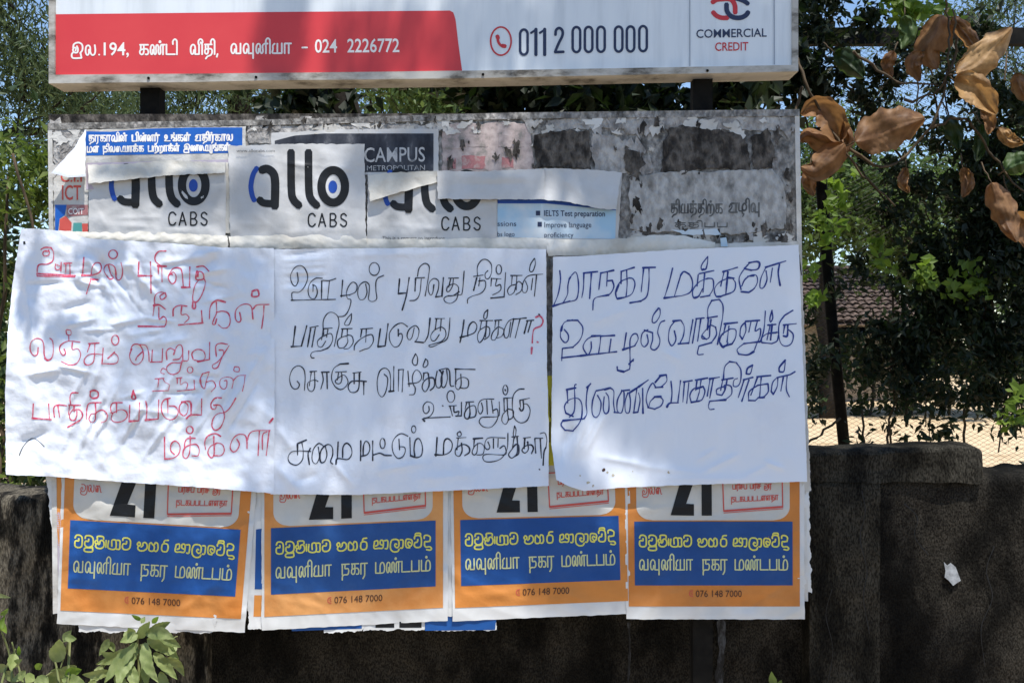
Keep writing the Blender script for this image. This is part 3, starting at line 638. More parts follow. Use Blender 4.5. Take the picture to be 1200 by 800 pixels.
sheet('banner_face', [(62, -330), (934, -330)], [(x, edge_y(x)) for x in xs_], HS, M['flex'], sign, step=5)
TB = [(63.5, 17), (528, 12.5)]
band_r = [(528, 12.5), (531, 14.5), (533, 20), (536, 40), (541.5, 83)]
sheet('red_band', [(63.5, 17), (300, 14.5), (518, 12.8), (527, 12.6)], [(x, edge_y(x)-.3) for x in np.linspace(63.5, 541.5, 30)], lambda x, y: HS(x, y)+.0006, M['red'], sign, R_=[(527, 12.6), (531.5, 15), (534, 24), (537, 50), (541.5, edge_y(541.5)-.3)], step=4)
fm = MB()
fr = [('frame_rail', [(57, 88), (60, 88), (60, 102), (57, 102)])]
b = MB(); solid_quad(b, [(57, -340), (64, -340), (64, 88), (57, 88)], -.012, .09); b.build('frame_rail', M['frame'], sign)
b = MB(); solid_quad(b, [(928.5, -340), (935.5, -340), (935.5, 79), (928.5, 77)], -.012, .09); b.build('frame_rail', M['frame'], sign)
b = MB(); n = 40; xa = np.linspace(57, 935.5, n); yt = edge_y(xa)-.2; yb_ = edge_y(xa)+9.5-2*(xa-57)/878+snoise(9, 90, 5)(xa, 0*xa)*.35
a = W(xa, yt, -.013); c = W(xa, yb_, -.013); a2 = a.copy(); a2[:, 1] = .09; c2 = c.copy(); c2[:, 1] = .09
b.add(np.concatenate([a, c, c2, a2]), [(k*n+i, ((k+1) % 4)*n+i, ((k+1) % 4)*n+i+1, k*n+i+1) for k in range(4) for i in range(n-1)]+[(0, n, 2*n, 3*n), (n-1, 4*n-1, 3*n-1, 2*n-1)]); b.build('frame_rail', M['frame'], sign)
b = MB(); solid_quad(b, [(60, -340), (933, -340), (933, 74), (60, 86)], .02, .088); b.build('backing', M['metal_black'], sign)
for x in (174, 300, 566, 829):
    b = MB(); y = edge_y(x)+4.5; b.tube([W(x, y, -.012), W(x, y, -.017)], .0042, 8); b.build('screw', M['metal_black'], sign)
b = MB()
for x in (807.5, 906.5):
    b.add(W([x-.6, x+.6, x+1.6, x+.4], [-330, -330, edge_y(x)-1, edge_y(x)-1], -.0075), [(0, 1, 2, 3)])
b.build('panel_line', mat('panel_line_grey', [(.30, .34, .40)]), sign)
# stroke glyphs for printed Tamil: baseline 0, letter height 1, y up; value = (advance, strokes)
TG = {
 'வ': (1.3, [[(.42,.45),(.36,.12),(.18,.04),(.05,.3),(.08,.75),(.3,.97),(.52,.85),(.58,.5),(.56,.04)], [(.56,.03),(1.02,.03)], [(1.02,.03),(1.02,1)]]),
 'வு': (1.35, [[(.42,.45),(.36,.12),(.18,.04),(.05,.3),(.08,.75),(.3,.97),(.52,.85),(.58,.5),(.56,.04)], [(.56,.03),(1.05,.03)], [(1.05,1),(1.05,-.45)]]),
 'ல': (1.35, [[(.38,.55),(.38,.15),(.2,.02),(.05,.3),(.08,.78),(.3,.97),(.52,.8),(.55,.3),(.75,.02),(1.0,.12),(1.08,.5),(1.02,1)]]),
 'ன': (1.4, [[(.3,.5),(.28,.12),(.15,.03),(.03,.3),(.08,.8),(.28,.96),(.45,.8),(.46,.25),(.6,.02),(.74,.2),(.7,.75),(.9,.97)], [(.9,.97),(1.25,.97)], [(1.05,.97),(1.05,0)]]),
 'ண': (1.7, [[(.28,.5),(.26,.12),(.14,.03),(.03,.3),(.07,.8),(.24,.96),(.4,.8),(.4,.25),(.52,.02),(.64,.2),(.62,.75),(.74,.96),(.88,.8),(.88,.25),(1.0,.03),(1.12,.2),(1.1,.75),(1.2,.97)], [(1.2,.97),(1.58,.97)], [(1.38,.97),(1.38,0)]]),
 'ள': (1.25, [[(.3,.5),(.28,.12),(.15,.03),(.03,.3),(.08,.8),(.28,.96),(.46,.8),(.5,0)], [(.4,.97),(1.15,.97)], [(.85,.97),(.85,0)]]),
 'ற': (1.1, [[(.02,0),(.02,.7),(.2,.97),(.42,.7),(.42,0)], [(.42,.7),(.62,.97),(.88,.7),(.88,.1),(.6,-.2),(.3,-.3)]]),
 'ய': (1.3, [[(.3,.97),(.1,.75),(.12,.45),(.05,.12),(.2,.03),(1.05,.03)], [(.58,.97),(.58,.03)], [(1.05,1),(1.05,.03)]]),
 'க': (1.2, [[(.08,.97),(.98,.97)], [(.18,.97),(.18,.55)], [(.5,.97),(.5,.25),(.32,.02),(.1,.15),(.14,.45),(.5,.55),(.85,.55),(1.0,.3),(.92,.04),(.68,.04)]]),
 'ட': (1.1, [[(.05,1),(.05,.03)], [(.05,.03),(.98,.03)]]),
 'த': (1.15, [[(.08,.97),(.92,.97)], [(.18,.97),(.18,.55)], [(.48,.97),(.48,.25),(.32,.04),(.12,.15),(.14,.45),(.5,.55),(.85,.52),(.95,.25),(.8,-.05),(.4,-.2),(.2,-.42)]]),
 'ந': (1.2, [[(.08,.97),(1.0,.97)], [(.15,.97),(.15,.02)], [(.5,.97),(.5,.58),(.82,.58),(.95,.35),(.82,.04),(.4,.02),(.18,-.1),(.15,-.45)]]),
 'ர': (.95, [[(.05,.97),(.05,0)], [(.05,.97),(.85,.97)], [(.52,.97),(.52,0),(.42,-.25),(.3,-.4)]]),
 'ம': (1.25, [[(.05,1),(.05,.03)], [(.05,.03),(.85,.03),(1.03,.25),(1.02,.7),(.85,.96),(.65,.9),(.55,.6),(.55,.03)]]),
 'ப': (1.1, [[(.05,1),(.05,.03)], [(.05,.03),(.88,.03)], [(.88,.03),(.88,1)]]),
 'ா': (.9, [[(.05,.97),(.05,0)], [(.05,.97),(.75,.97)], [(.48,.97),(.48,0)]]),
 'ி': (.28, [[(-.35,1.0),(-.35,1.3),(-.15,1.5),(.05,1.35),(.08,1.0),(.08,0)]]),
 'ீ': (.30, [[(-.35,1.0),(-.35,1.3),(-.15,1.5),(.08,1.4),(.12,1.15),(-.05,1.05),(-.08,1.2)], [(.08,1.0),(.08,0)]]),
 '்': (0, [[(-.72,1.22),(-.66,1.34),(-.58,1.28),(-.62,1.18),(-.72,1.22)]]),
 'இ': (1.5, [[(.45,.45),(.5,.7),(.3,.75),(.18,.5),(.35,.28),(.65,.3),(.72,.6),(.6,.9)], [(.2,.75),(.3,1.1),(.75,1.25),(1.15,1.05),(1.2,.55),(.95,.2)], [(.2,.3),(.05,.1),(.1,-.2),(.4,-.28),(1.1,-.25)], [(1.0,.2),(1.1,-.25)]]),
 'உ': (1.2, [[(.35,.6),(.2,.45),(.08,.7),(.25,.97),(.5,.85),(.5,.45),(.15,.12),(.05,.03),(1.1,.03)]]),
 'எ': (1.3, [[(.1,.6),(.3,.97),(.42,.6),(.2,.3),(.05,.15),(.2,.02),(1.1,.02)], [(.4,.97),(1.15,.97)], [(.95,.97),(.95,0)]]),
 'ங': (1.25, [[(.08,.97),(.75,.97)], [(.15,.97),(.15,.35)], [(.42,.97),(.42,.6),(.7,.55),(.72,.3),(.4,.05),(1.05,.03)], [(1.05,.03),(1.05,1)]]),
 'ழ': (1.3, [[(.05,1),(.05,.2),(.6,.2)], [(.5,.1),(.5,.7),(.75,.97),(1.0,.7),(.9,.25),(.5,.2),(.5,-.1),(.7,-.15),(.5,-.45)]]),
 'ு': (.3, [[(-.35,.0),(-.1,-.35),(.1,-.3),(.12,.5),(.12,1)]]),
 'ெ': (.85, [[(.35,.4),(.3,.1),(.12,.1),(.03,.45),(.12,.85),(.35,.98),(.6,.8),(.62,0)]]),
 'ை': (1.3, [[(.25,.5),(.25,.1),(.1,.1),(.05,.6),(.25,.95),(.5,.6),(.5,.1),(.35,.1),(.4,.7),(.65,.95),(.85,.6),(1.0,.05),(1.15,.05)]]),
 'ச': (1.15, [[(.08,.97),(.95,.97)], [(.2,.97),(.2,.55)], [(.55,.97),(.55,.25),(.38,.02),(.12,.1),(.15,.42),(.5,.5),(1.02,.5)]]),
 'ஜ': (1.5, [[(.5,.3),(.4,.6),(.15,.5),(.15,.15),(.5,.0),(.9,.2),(1.0,.7),(.7,.97),(.2,.97)], [(.1,.0),(.2,-.35),(1.0,-.4),(1.3,.1),(1.3,.9)]]),
 '.': (.4, [[(.12,.05),(.17,.05)]]), ',': (.45, [[(.15,.05),(.05,-.25)]]), ' ': (.8, []), '-': (1.0, [[(.3,.4),(.7,.4)]]),
 'd': (.3, []),
}
def tamil(txt, f, size, w, adv=1.0):
    """f maps (x units, y units down) -> px; returns strokes + total advance"""
    toks = []; i = 0
    while i < len(txt):
        if txt[i:i+2] == 'வு': toks.append('வு'); i += 2
        else: toks.append(txt[i]); i += 1
    x = 0; out = []
    for t_ in toks:
        a, st = TG[t_]
        for s in st:
            pts = [f((x+p[0])*size, -p[1]*size) for p in s]
            out.append((pts, w, len(s) > 2))
        x += a*adv
    return out, x*size
def tamil_fit(txt, x0, yb, x1, h, w, slope=0.0):
    _, tot = tamil(txt, lambda a, b: (a, b), 1, w); k = (x1-x0)/tot
    return tamil(txt, lambda a, b: (x0+a*k, yb+b*h+a*k*slope), 1, w)[0]
H2 = lambda x, y: HS(x, y)+.0012
sl = -.006
st = tamil_fit('இல.', 83.5, 65.2, 119, 12.0, 2.0, sl)+tamil_fit('கண்டி', 163, 64.5, 209.5, 12.0, 2.0, sl)+tamil_fit('வீதி,', 223, 64.2, 258, 12.0, 2.0, sl)+tamil_fit('வவுனியா', 270.5, 63.3, 343, 12.0, 2.0, sl)
st += [([(354, 56), (360, 55.9)], 2.0)]
words('printed_word', st, H2, M['whiteink'], sign, 6, off=0, taper=False)
latin('lettering', [('194,', 121.5, 65, 151, 15, sl, .012), ('024', 369, 61.8, 395, 15.5, sl, .012), ('2226772', 407, 61.5, 468, 15.8, sl, .012)], H2, M['whiteink'], sign, 0)
# stadium digits of the phone number
def stadium(cx, cy, rx, ry):
    a = []
    for k in range(17): t = math.pi*k/16; a.append((cx+rx*math.cos(t), cy-(ry-rx)-rx*math.sin(t)*1.25))
    for k in range(17): t = math.pi*k/16; a.append((cx-rx*math.cos(t), cy+(ry-rx)+rx*math.sin(t)*1.25))
    return a+[a[0]]
st = []
def zx(x): return 560+x/5.4545
def zy(y): return 10+y/5.4545
for cx, cy in [(294, 216), (630, 200), (708, 199), (787, 198), (900, 197), (976, 196), (1056, 194)]:
    st.append((stadium(zx(cx), zy(cy), 4.4, 13.6), 3.0, False))
for cx in (371, 427): st.append(([(zx(cx), zy(132)), (zx(cx), zy(298))], 3.8)); st.append(([(zx(cx-32), zy(158)), (zx(cx-4), zy(140))], 2.6))
st.append(([(zx(496), zy(170)), (zx(500), zy(140)), (zx(520), zy(126)), (zx(540), zy(142)), (zx(540), zy(175)), (zx(516), zy(225)), (zx(498), zy(268)), (zx(494), zy(282))], 3.2)); st.append(([(zx(494), zy(280)), (zx(548), zy(278))], 3.2))
ribbons('phone_number', st, H2, M['navy'], sign, 0, taper=False)
a = np.linspace(0, 2*math.pi, 40)
st = [([(587+12*math.cos(t), 48.4+16.5*math.sin(t)) for t in a], 1.9)]
st += [([(583.2, 43.0), (583.6, 48), (585.5, 52), (589, 54.5)], 3.0), ([(582.8, 42.5), (583.6, 45)], 4.6), ([(588.5, 53.8), (592, 54.4)], 4.6)]
ribbons('phone_symbol', st, H2, M['redink'], sign, 0, taper=False)
# interlocked logo, upper part runs on above the frame
def c_(x, y): return (800+x/8.571, y/8.571)
st = [([c_(300, 25), c_(340, 0), c_(400, -8), c_(460, -10), c_(500, 10), c_(525, 60), c_(528, 130)], 5.6), ([c_(305, 125), c_(340, 160), c_(390, 180), c_(450, 182)], 5.4)]
ribbons('logo', st, H2, M['redink'], sign, 0, taper=False)
st = [([c_(440, 45), c_(445, 110), c_(480, 160), c_(530, 180), c_(590, 178), c_(635, 155), c_(658, 125)], 5.6), ([c_(655, 40), c_(620, 15), c_(570, -5), c_(520, -20)], 5.2)]
ribbons('logo', st, lambda x, y: H2(x, y)+.0002, M['navy'], sign, 0, taper=False)
latin('logo_lettering', [('COMMERCIAL', 816, 44.6, 898.5, 9.8, -.018, .009)], H2, M['navy'], sign, 0)
latin('logo_lettering', [('CREDIT', 838, 59.8, 877, 9.8, -.015, .010)], H2, M['redink'], sign, 0)

# ---- the notice board: a solid slab with its own battens
nb_ = thing('notice_board', W(495, 740, .02), 'old wooden notice board crusted with torn posters', 'notice board')
b = MB(); solid_quad(b, [(57, 134), (936, 132), (945, 700), (62, 714)], .006, .040); b.build('panel_core', M['char'], nb_)
HBn, HBn2 = snoise(31, 40, 8), snoise(32, 11, 9)
sheet('panel', [(56.5, 146), (300, 142), (600, 134), (936.5, 130)], [(63, 718), (300, 716), (946, 702)], lambda x, y: .0008*HBn(x, y)+.0005*HBn2(x, y), M['board'], nb_, step=3, jag=.5)
for k, (q, yf) in enumerate([([(56, 144.5), (300, 140.5), (300, 147), (56, 152)], -.006), ([(300, 140.5), (600, 132), (600, 139.5), (300, 147)], -.0065), ([(600, 132), (937, 128), (937, 136), (600, 139.5)], -.006),
              ([(56, 152), (61, 152), (68, 718), (62, 719)], -.005), ([(931.5, 136), (937, 136), (947, 704), (941, 704)], -.005)]):
    b = MB(); solid_quad(b, q, yf, .045); b.build('batten', M['board'] if k < 3 else M['oldpaper'], nb_)
def scrap(name, pts, h, m, label, cat='torn paper', jag=2.0, seed=0, group=None, parent=None):
    """ragged remnant: polygon px with fractal-torn edge, slightly raised"""
    r = np.random.default_rng(seed+900); pts = np.array(pts, float); P_ = []
    for i in range(len(pts)):
        a, b = pts[i], pts[(i+1) % len(pts)]; n = max(2, int(np.linalg.norm(b-a)/3.2)); d = (b-a)/np.linalg.norm(b-a); nn = np.array([-d[1], d[0]])
        off = np.cumsum(r.normal(0, jag*.5, n)); off -= np.linspace(off[0], off[-1], n); 
        for k in range(n): P_.append(a+(b-a)*k/n+nn*off[k])
    P_ = np.array(P_); n = len(P_); f = snoise(seed+70, 22, 6); c = P_.mean(0)
    # rim, inner ring lifted by the paper's thickness, then an ngon
    V = np.concatenate([W(P_[:, 0], P_[:, 1], -(h-.0006)), W(*((P_-c)*.985+c).T, -(h+.0005*np.abs(f(P_[:, 0], P_[:, 1]))))])
    F = [(i, (i+1) % n, n+(i+1) % n, n+i) for i in range(n)]+[tuple(range(n, 2*n))]
    o = mesh(name, V, F, m, parent, False)
    if parent is None: tag(o, label, cat, group)
    return o
g = 'torn paper remnants on the board'
scrap('torn_paper', [(64, 150), (100, 152), (100, 175), (64, 208)], .0030, M['pulp'], 'grey torn paper layer in the top left corner of the board', jag=1.8, seed=1, group=g)
scrap('torn_paper', [(290, 149), (365, 150), (420, 146), (512, 146), (512, 152), (400, 154), (330, 170), (292, 168)], .0030, M['pulp'], 'thin torn paper strip above the black campus poster', jag=1.6, seed=2, group=g)
scrap('torn_paper', [(516, 148), (622, 145), (627, 200), (516, 203)], .0034, M['pink'], 'pinkish torn poster remnant right of the campus poster', jag=1.6, seed=3, group=g)
for i, (x, y, w, h) in enumerate([(524, 185, 10, 13), (541, 183, 28, 15), (588, 184, 14, 13), (520, 160, 20, 14), (548, 159, 24, 13), (584, 158, 30, 14)]):
    scrap('torn_paper', [(x, y), (x+w, y), (x+w, y+h), (x, y+h)], .0042, M['rose'] if y > 180 else M['pink'], 'faded red block on the pink torn remnant, ' + ['lower left', 'lower middle', 'lower right', 'upper left', 'upper middle', 'upper right'][i], jag=1.2, seed=10+i, group='faded blocks of the pink remnant')
scrap('torn_paper', [(626, 158), (690, 152), (693, 200), (626, 198)], .0060, M['char'], 'dark grey streaked remnant above the language flyer', jag=2.4, seed=4, group=g)
scrap('torn_paper', [(694, 156), (722, 160), (738, 178), (735, 203), (697, 200)], .0031, M['pulp'], 'brownish torn remnant right of the dark streaked one', jag=2.4, seed=5, group=g)
scrap('torn_paper', [(732, 172), (748, 178), (757, 192), (742, 204), (733, 200)], .0060, M['char'], 'small black torn patch left of the large dark one', jag=2.0, seed=6, group=g)
scrap('torn_paper', [(777, 172), (784, 150), (800, 146), (830, 152), (868, 158), (878, 180), (880, 201), (774, 202)], .0060, M['char'], 'large black torn patch above the pale old poster', jag=2.6, seed=7, group=g)
scrap('torn_paper', [(880, 160), (900, 150), (908, 175), (905, 198), (884, 201)], .0060, M['char'], 'black torn patch at the right end above the pale poster', jag=2.4, seed=8, group=g)
scrap('torn_paper', [(640, 141), (930, 137), (932, 150), (860, 153), (800, 146), (700, 150), (640, 155)], .0026, M['pulp'], 'long grey torn strip along the top right edge', jag=1.8, seed=9, group=g)
op = scrap('old_poster', [(738, 205), (770, 203), (905, 198), (918, 215), (920, 268), (860, 275), (760, 272), (738, 268)], .0062, M['washed'], 'pale washed-out old poster with faint black Tamil words', 'poster', jag=1.6, seed=20)
ribbons('lettering', tamil_fit('தியத்திற்க', 786, 250, 848, 11, 1.7)+tamil_fit('அழிவு' if 'அ' in TG else 'எழிவு', 854, 249, 892, 11, 1.8)+tamil_fit('கதிபப', 790, 266, 855, 5, 1.2), lambda x, y: .0072+0*x, M['ghostblack'], op, 0)
scrap('torn_paper', [(786, 269), (840, 268), (845, 275), (800, 275)], .0074, M['paleblue'], 'narrow pale blue scrap under the old poster', jag=.9, seed=21, group=g)
scrap('torn_paper', [(844, 279), (851, 278), (853, 289), (845, 289)], .0150, M['paleblue'], 'tiny blue scrap above the right hand sheet', jag=.6, seed=22, group=g)

def flakes(name, boxes, h, m, seed, per=8, smax=22, smin=4, ar=.8):
    r = np.random.default_rng(seed); V = []; F = []; nb = 0
    for (x0, y0, x1, y1, n) in boxes:
        for _ in range(n):
            cx, cy = r.uniform(x0, x1), r.uniform(y0, y1); R0 = smin+(smax-smin)*r.uniform(0, 1)**2.2; k = 14; a = np.sort(r.uniform(0, 6.28, k)); rr = R0*(1+.38*r.normal(0, 1, k)).clip(.35, 1.8)
            x = np.clip(cx+rr*np.cos(a)*ar, 58, 934); y = np.clip(cy+rr*np.sin(a), 136, 284); hh = h+r.uniform(0, .0008)
            V.append(W(x, y, -(hh+r.uniform(-.0002, .0006, k)))); F.append(tuple(range(nb, nb+k))); nb += k
    o = mesh(name, np.concatenate(V), F, m, nb_); o['kind'] = 'stuff'; return o
flakes('peeling_flakes', [(620, 138, 930, 152, 34), (620, 150, 780, 200, 10), (738, 270, 930, 285, 8), (290, 140, 520, 156, 24), (60, 145, 100, 200, 14)], .0040, M['pulp'], 61, smax=14, smin=2.5)
flakes('pale_flakes', [(520, 138, 930, 156, 30), (620, 150, 930, 200, 10), (280, 140, 520, 154, 14), (735, 262, 930, 284, 12), (60, 145, 110, 210, 16)], .0048, M['oldpaper'], 62, smax=9, smin=1.6, ar=1.3)
flakes('dark_flakes', [(515, 140, 930, 203, 60), (738, 262, 930, 284, 22), (915, 205, 930, 284, 18), (738, 205, 752, 284, 10), (290, 138, 520, 150, 20)], .0066, M['char'], 63, smax=9, smin=1.2, ar=.5)
# ------------------------------------------------------------------ POSTERS
def paper_thing(name, label, cat, at, group=None): return thing(name, W(*at, -.01), label, cat, group)
hn = {}
def Hp(base, amp, seed, wl=34, extra=None, an=(1, 1), crum=.0):
    f = snoise(seed, wl, 7, an); g_ = snoise(seed+1, wl*.35, 7, an)
    cm = crumple(seed+3, 30)
    return lambda x, y: base+crum*cm(x, y)+amp*f(x, y)+amp*.32*g_(x, y)+(extra(x, y) if extra else 0)
# ICT flyer far left
H = Hp(.004, .0004, 101)
p = paper_thing('ict_flyer', 'narrow white flyer reading ICT with a red and blue picture at its foot', 'flyer', (82, 275))
sheet('paper', [(62, 196), (103, 194)], [(64, 276), (103, 276)], H, M['oldpaper'], p, jag=.5)
latin('lettering', [('ICT', 72.5, 234, 95, 17, 0, .012), ('C.I.I', 71, 213, 96, 12, 0, .012)], H, M['stamp'], p)
polys('picture', [[(64.5, 240), (78, 240), (76, 252), (70, 256), (68, 272), (64.5, 272)]], H, M['banner_blue'], p, .0007)
polys('picture', [[(78, 240), (103, 240), (103, 252), (78, 254)]], H, M['rose'], p, .0008)
polys('picture', [[(70, 257), (77, 253), (84, 261), (83, 274), (69, 274)], [(96, 262), (103, 262), (103, 275), (97, 275)]], H, M['stamp'], p, .0011)
polys('picture', [[(86, 261), (96, 261), (96, 275), (85, 275)]], H, mat('teal_print', [(.08, .30, .28)]), p, .0012)
latin('lettering', [('COIT', 80, 251, 98, 7, 0, .01)], H, M['whiteink'], p, .0014)
# blue Tamil banner poster
H = Hp(.0058, .0007, 111)
p = paper_thing('tamil_banner_poster', 'blue strip poster with two lines of white Tamil print', 'poster', (200, 205))
sheet('paper', [(99, 152), (160, 150), (288, 148)], [(99, 225), (288, 222)], H, M['oldpaper'], p, jag=.3)
sheet('blue_panel', [(100, 154), (130, 154.5), (170, 151), (230, 149.5), (284, 149.5)], [(101, 182.5), (180, 181), (284, 179)], lambda x, y: H(x, y)+.0006, M['banner_blue'], p)
sheet('lavender_panel', [(101, 191), (268, 187)], [(101, 222), (268, 222)], lambda x, y: H(x, y)+.0006, M['lav'], p)
ribbons('lettering', tamil_fit('தரகாவின் பின்னர் உங்கள் எதிர்கால', 104, 166, 274, 7.2, 1.5, -.006)+tamil_fit('மள நிலையாக்க பற்றாக்ள் இணையுங்கள்', 102, 178.5, 270, 6.6, 1.5, -.012), H, M['whiteink'], p, .0012, kind='stuff')
# campus poster
H = Hp(.0058, .0006, 121)
p = paper_thing('campus_poster', 'faded black poster reading CAMPUS behind the middle cab flyer', 'poster', (470, 200))
sheet('paper', [(318, 156), (360, 154), (400, 151.5), (514, 151)], [(318, 206), (514, 204)], H, M['allo'], p, jag=.3)
sheet('dark_panel', [(322, 165), (345, 159), (380, 156.5), (508, 156.5)], [(322, 203), (508, 201)], lambda x, y: H(x, y)+.0006, M['campus'], p)
latin('lettering', [('CAMPUS', 427, 190, 498, 17, -.01, .006)], H, M['ghost'], p, .0012)
latin('lettering', [('METROPOLITAN', 430, 200, 498, 6, -.01, .0)], H, M['ghost'], p, .0013)
# language school flyer
H = Hp(.0060, .0006, 131)
p = paper_thing('language_flyer', 'pale blue language school flyer listing IELTS test preparation', 'flyer', (660, 280))
sheet('paper', [(580, 203), (729, 202)], [(580, 281), (724, 284)], H, M['allo'], p, jag=.3)
sheet('blue_panel', [(583, 236), (722, 242)], [(583, 278), (721, 280)], lambda x, y: H(x, y)+.0005, M['paleblue'], p)
sheet('title_bar', [(583, 233), (640, 233), (722, 243)], [(583, 238.5), (640, 238.5), (722, 246.5)], lambda x, y: H(x, y)+.0008, M['phoneblue'], p)
latin('lettering', [('IELTS Test preparation', 637.5, 253, 709, 6.6, .01, .012), ('Improve language', 638, 266.5, 693, 6.4, 0, .0), ('proficiency', 638, 278, 672, 5.8, 0, .0), ('ssions', 583, 265, 605, 6, 0, .0), ('bs logo', 583, 277, 603, 5.5, 0, 0)], H, M['navy'], p, .0014)
polys('bullet', [[(628, 247), (633, 247), (633, 252.5), (628, 252.5)], [(630, 260), (635, 260), (635, 265.5), (630, 265.5)]], H, M['navy'], p, .0014)

# three cab flyers
def allo(dx, dy, quad, label, seed, extra=None, ltop=178, base=.0095, amp=.0011):
    H = Hp(base, amp, seed, 40, extra, crum=.0022)
    p = paper_thing('cab_flyer', label, 'flyer', ((quad[0][0][0]+quad[0][-1][0])/2, quad[1][0][1]), 'cab flyers on the board')
    sheet('paper', quad[0], quad[1], H, M['allo'], p, jag=.35, seed=seed)
    D = lambda l: [(x+dx, y+dy) for x, y in l]
    st = [(D([(306.5, 199.5), (313, 198), (320, 203), (322.5, 214), (322.0, 242.0)]), 9.8, True), (D([(304, 234), (308, 237.5), (314, 238.5), (322, 238.5)]), 8.6, True)]
    st += [(D([(341.0, ltop), (341.5, 222), (344, 234), (350.5, 241.0)]), 9.0), (D([(361.5, ltop), (362, 222), (365, 234), (371.5, 241.0)]), 9.0)]
    a = np.linspace(0, 2*math.pi, 26)
    st += [(D([(390.5+13.8*math.cos(t), 218.5+19.0*math.sin(t)) for t in a]), 9.8)]
    ribbons('logo', st, H, M['black'], p, taper=False)
    ribbons('logo', [(D([(301, 197), (296.5, 205), (294, 218), (295.5, 229), (298.0, 235)]), 5.8)], H, M['phoneblue'], p, taper=False)
    polys('logo', [D([(390+5.2*math.cos(t), 219+7.4*math.sin(t)) for t in a[:-1]])], H, M['phoneblue'], p, .0010)
    k = []
    L_ = {'C': [[(8, 3), (5, 0), (1.5, 1), (0, 5), (0, 10), (1.5, 14), (5, 15), (8, 12)]], 'A': [[(0, 15), (3.8, 0)], [(3.8, 0), (8, 15)], [(1.3, 10), (6.7, 10)]],
          'B': [[(0, 0), (0, 15)], [(0, 0), (4.5, .2), (6.6, 3.5), (4.5, 7.2), (0, 7.4)], [(4.5, 7.4), (7.2, 11), (5, 14.8), (0, 15)]], 'S': [[(7, 2.5), (4, 0), (.8, 2), (1, 5.5), (4, 7.5), (7, 10), (6, 14), (3, 15), (0, 12.5)]]}
    for ch, x in zip('CABS', (361.5, 373.5, 387, 399)):
        for s in L_[ch]: k.append(([(x+q[0]+dx, 250.3+q[1]+dy) for q in s], 1.7, len(s) > 3))
    ribbons('lettering', k, H, M['black'], p, taper=False)
    return p, H
cre = creases([(120, 262, 240, 272, 3, .0022), (130, 256, 200, 254, 2, .0016), (150, 270, 262, 262, 4, -.002), (110, 240, 130, 275, 3, .001)])
allo(-163.5, -1.5, ([(103.5, 194), (265, 190)], [(104, 277), (170, 276), (264.5, 283)]), 'left cab flyer with a torn fold hanging over its logo', 201, cre, ltop=203)
cre = creases([(330, 190, 430, 200, 3, .0016), (300, 275, 420, 268, 5, .002), (340, 192, 365, 195, 2, .002), (285, 240, 330, 275, 4, .0015)])
allo(0, 0, ([(267.5, 171), (350, 168.5), (427, 169)], [(270, 283), (350, 280), (429, 284)]), 'middle cab flyer with its whole logo showing', 211, cre, base=.0125)
ps, Hs_ = allo(156.5, 4.2, ([(431, 202), (582, 203)], [(430, 285), (520, 284), (582, 282)]), 'right cab flyer half hidden under a pale folded strip', 221, creases([(450, 262, 520, 270, 3, .0016), (470, 272, 560, 262, 3, .0012)]), ltop=208)
latin('lettering', [('This is a request to introduce', 448, 281, 521, 4.2, 0, 0)], Hs_, M['ghostblack'], ps)
latin('lettering', [('www.allocabs.com', 277, 178.5, 322, 3.8, 0, 0)], lambda x, y: .0150+0*x, M['ghostblack'], bpy.data.objects['cab_flyer.001'])
# folds and flaps of paper hanging off those posters
def flap(name, T, B_, H, m, label, step=2., group='loose paper folds on the board', **k):
    c1 = crumple(int(T[0][0])+7, 24); H0 = H; H = lambda x, y: H0(x, y)+.0016*c1(x, y)
    o = sheet(name, T, B_, H, m, None, step=step, jag=.35, **k); tag(o, label, 'paper fold', group); return o
def lift(y0, y1, a, b, f=None, p=1.4):
    return lambda x, y: a+(b-a)*np.clip((y-y0)/(y1-y0), 0, 1)**p+(f(x, y) if f else 0)
flap('folded_paper', [(103, 193), (150, 192), (200, 187.5), (264, 190.5)], [(103.5, 215), (150, 210.5), (200, 205.5), (264, 202.5)], lift(190, 213, .0125, .026, creases([(168, 190, 178, 208, 4, -.004), (205, 190, 220, 200, 4, -.002), (120, 200, 160, 197, 3, .002)])), M['curlpaper'], 'long cream fold hanging across the left cab logo')
flap('curled_paper', [(100, 152), (101, 152)], [(60, 203), (80, 208), (100, 207)], lambda x, y: .010+.024*np.clip((y-150)/55, 0, 1)+.010*np.sin((x-60)/14.)*np.clip((y-160)/45, 0, 1), M['paper'], 'white triangular curl of paper beside the ICT flyer', L_=[(100, 152), (88, 172), (72, 190), (60, 203)], R_=[(101, 152), (100, 180), (100, 207)])
flap('folded_paper', [(431, 206), (450, 203), (513, 200)], [(433.5, 236), (460, 228), (514, 213)], lift(203, 232, .013, .024, creases([(480, 205, 500, 222, 4, -.003), (440, 212, 500, 207, 4, .002)])), M['curlpaper'], 'cream fold torn down over the start of the right cab logo')
flap('folded_paper', [(512, 200), (560, 201), (600, 199), (638, 198)], [(513, 233), (560, 233.5), (638, 234)], lift(200, 232, .019, .024, creases([(515, 217, 636, 215, 3, -.002), (520, 206, 630, 209, 5, .002)])), M['allo'], 'pale grey folded strip across the right cab logo and the flyer beside it')
flap('folded_paper', [(638, 197), (700, 199), (728, 202)], [(638, 234), (668, 237), (700, 244), (722, 246)], lift(198, 240, .012, .028, creases([(650, 200, 690, 236, 5, .002)])), M['allo'], 'grey flap folded down over the top of the language flyer')
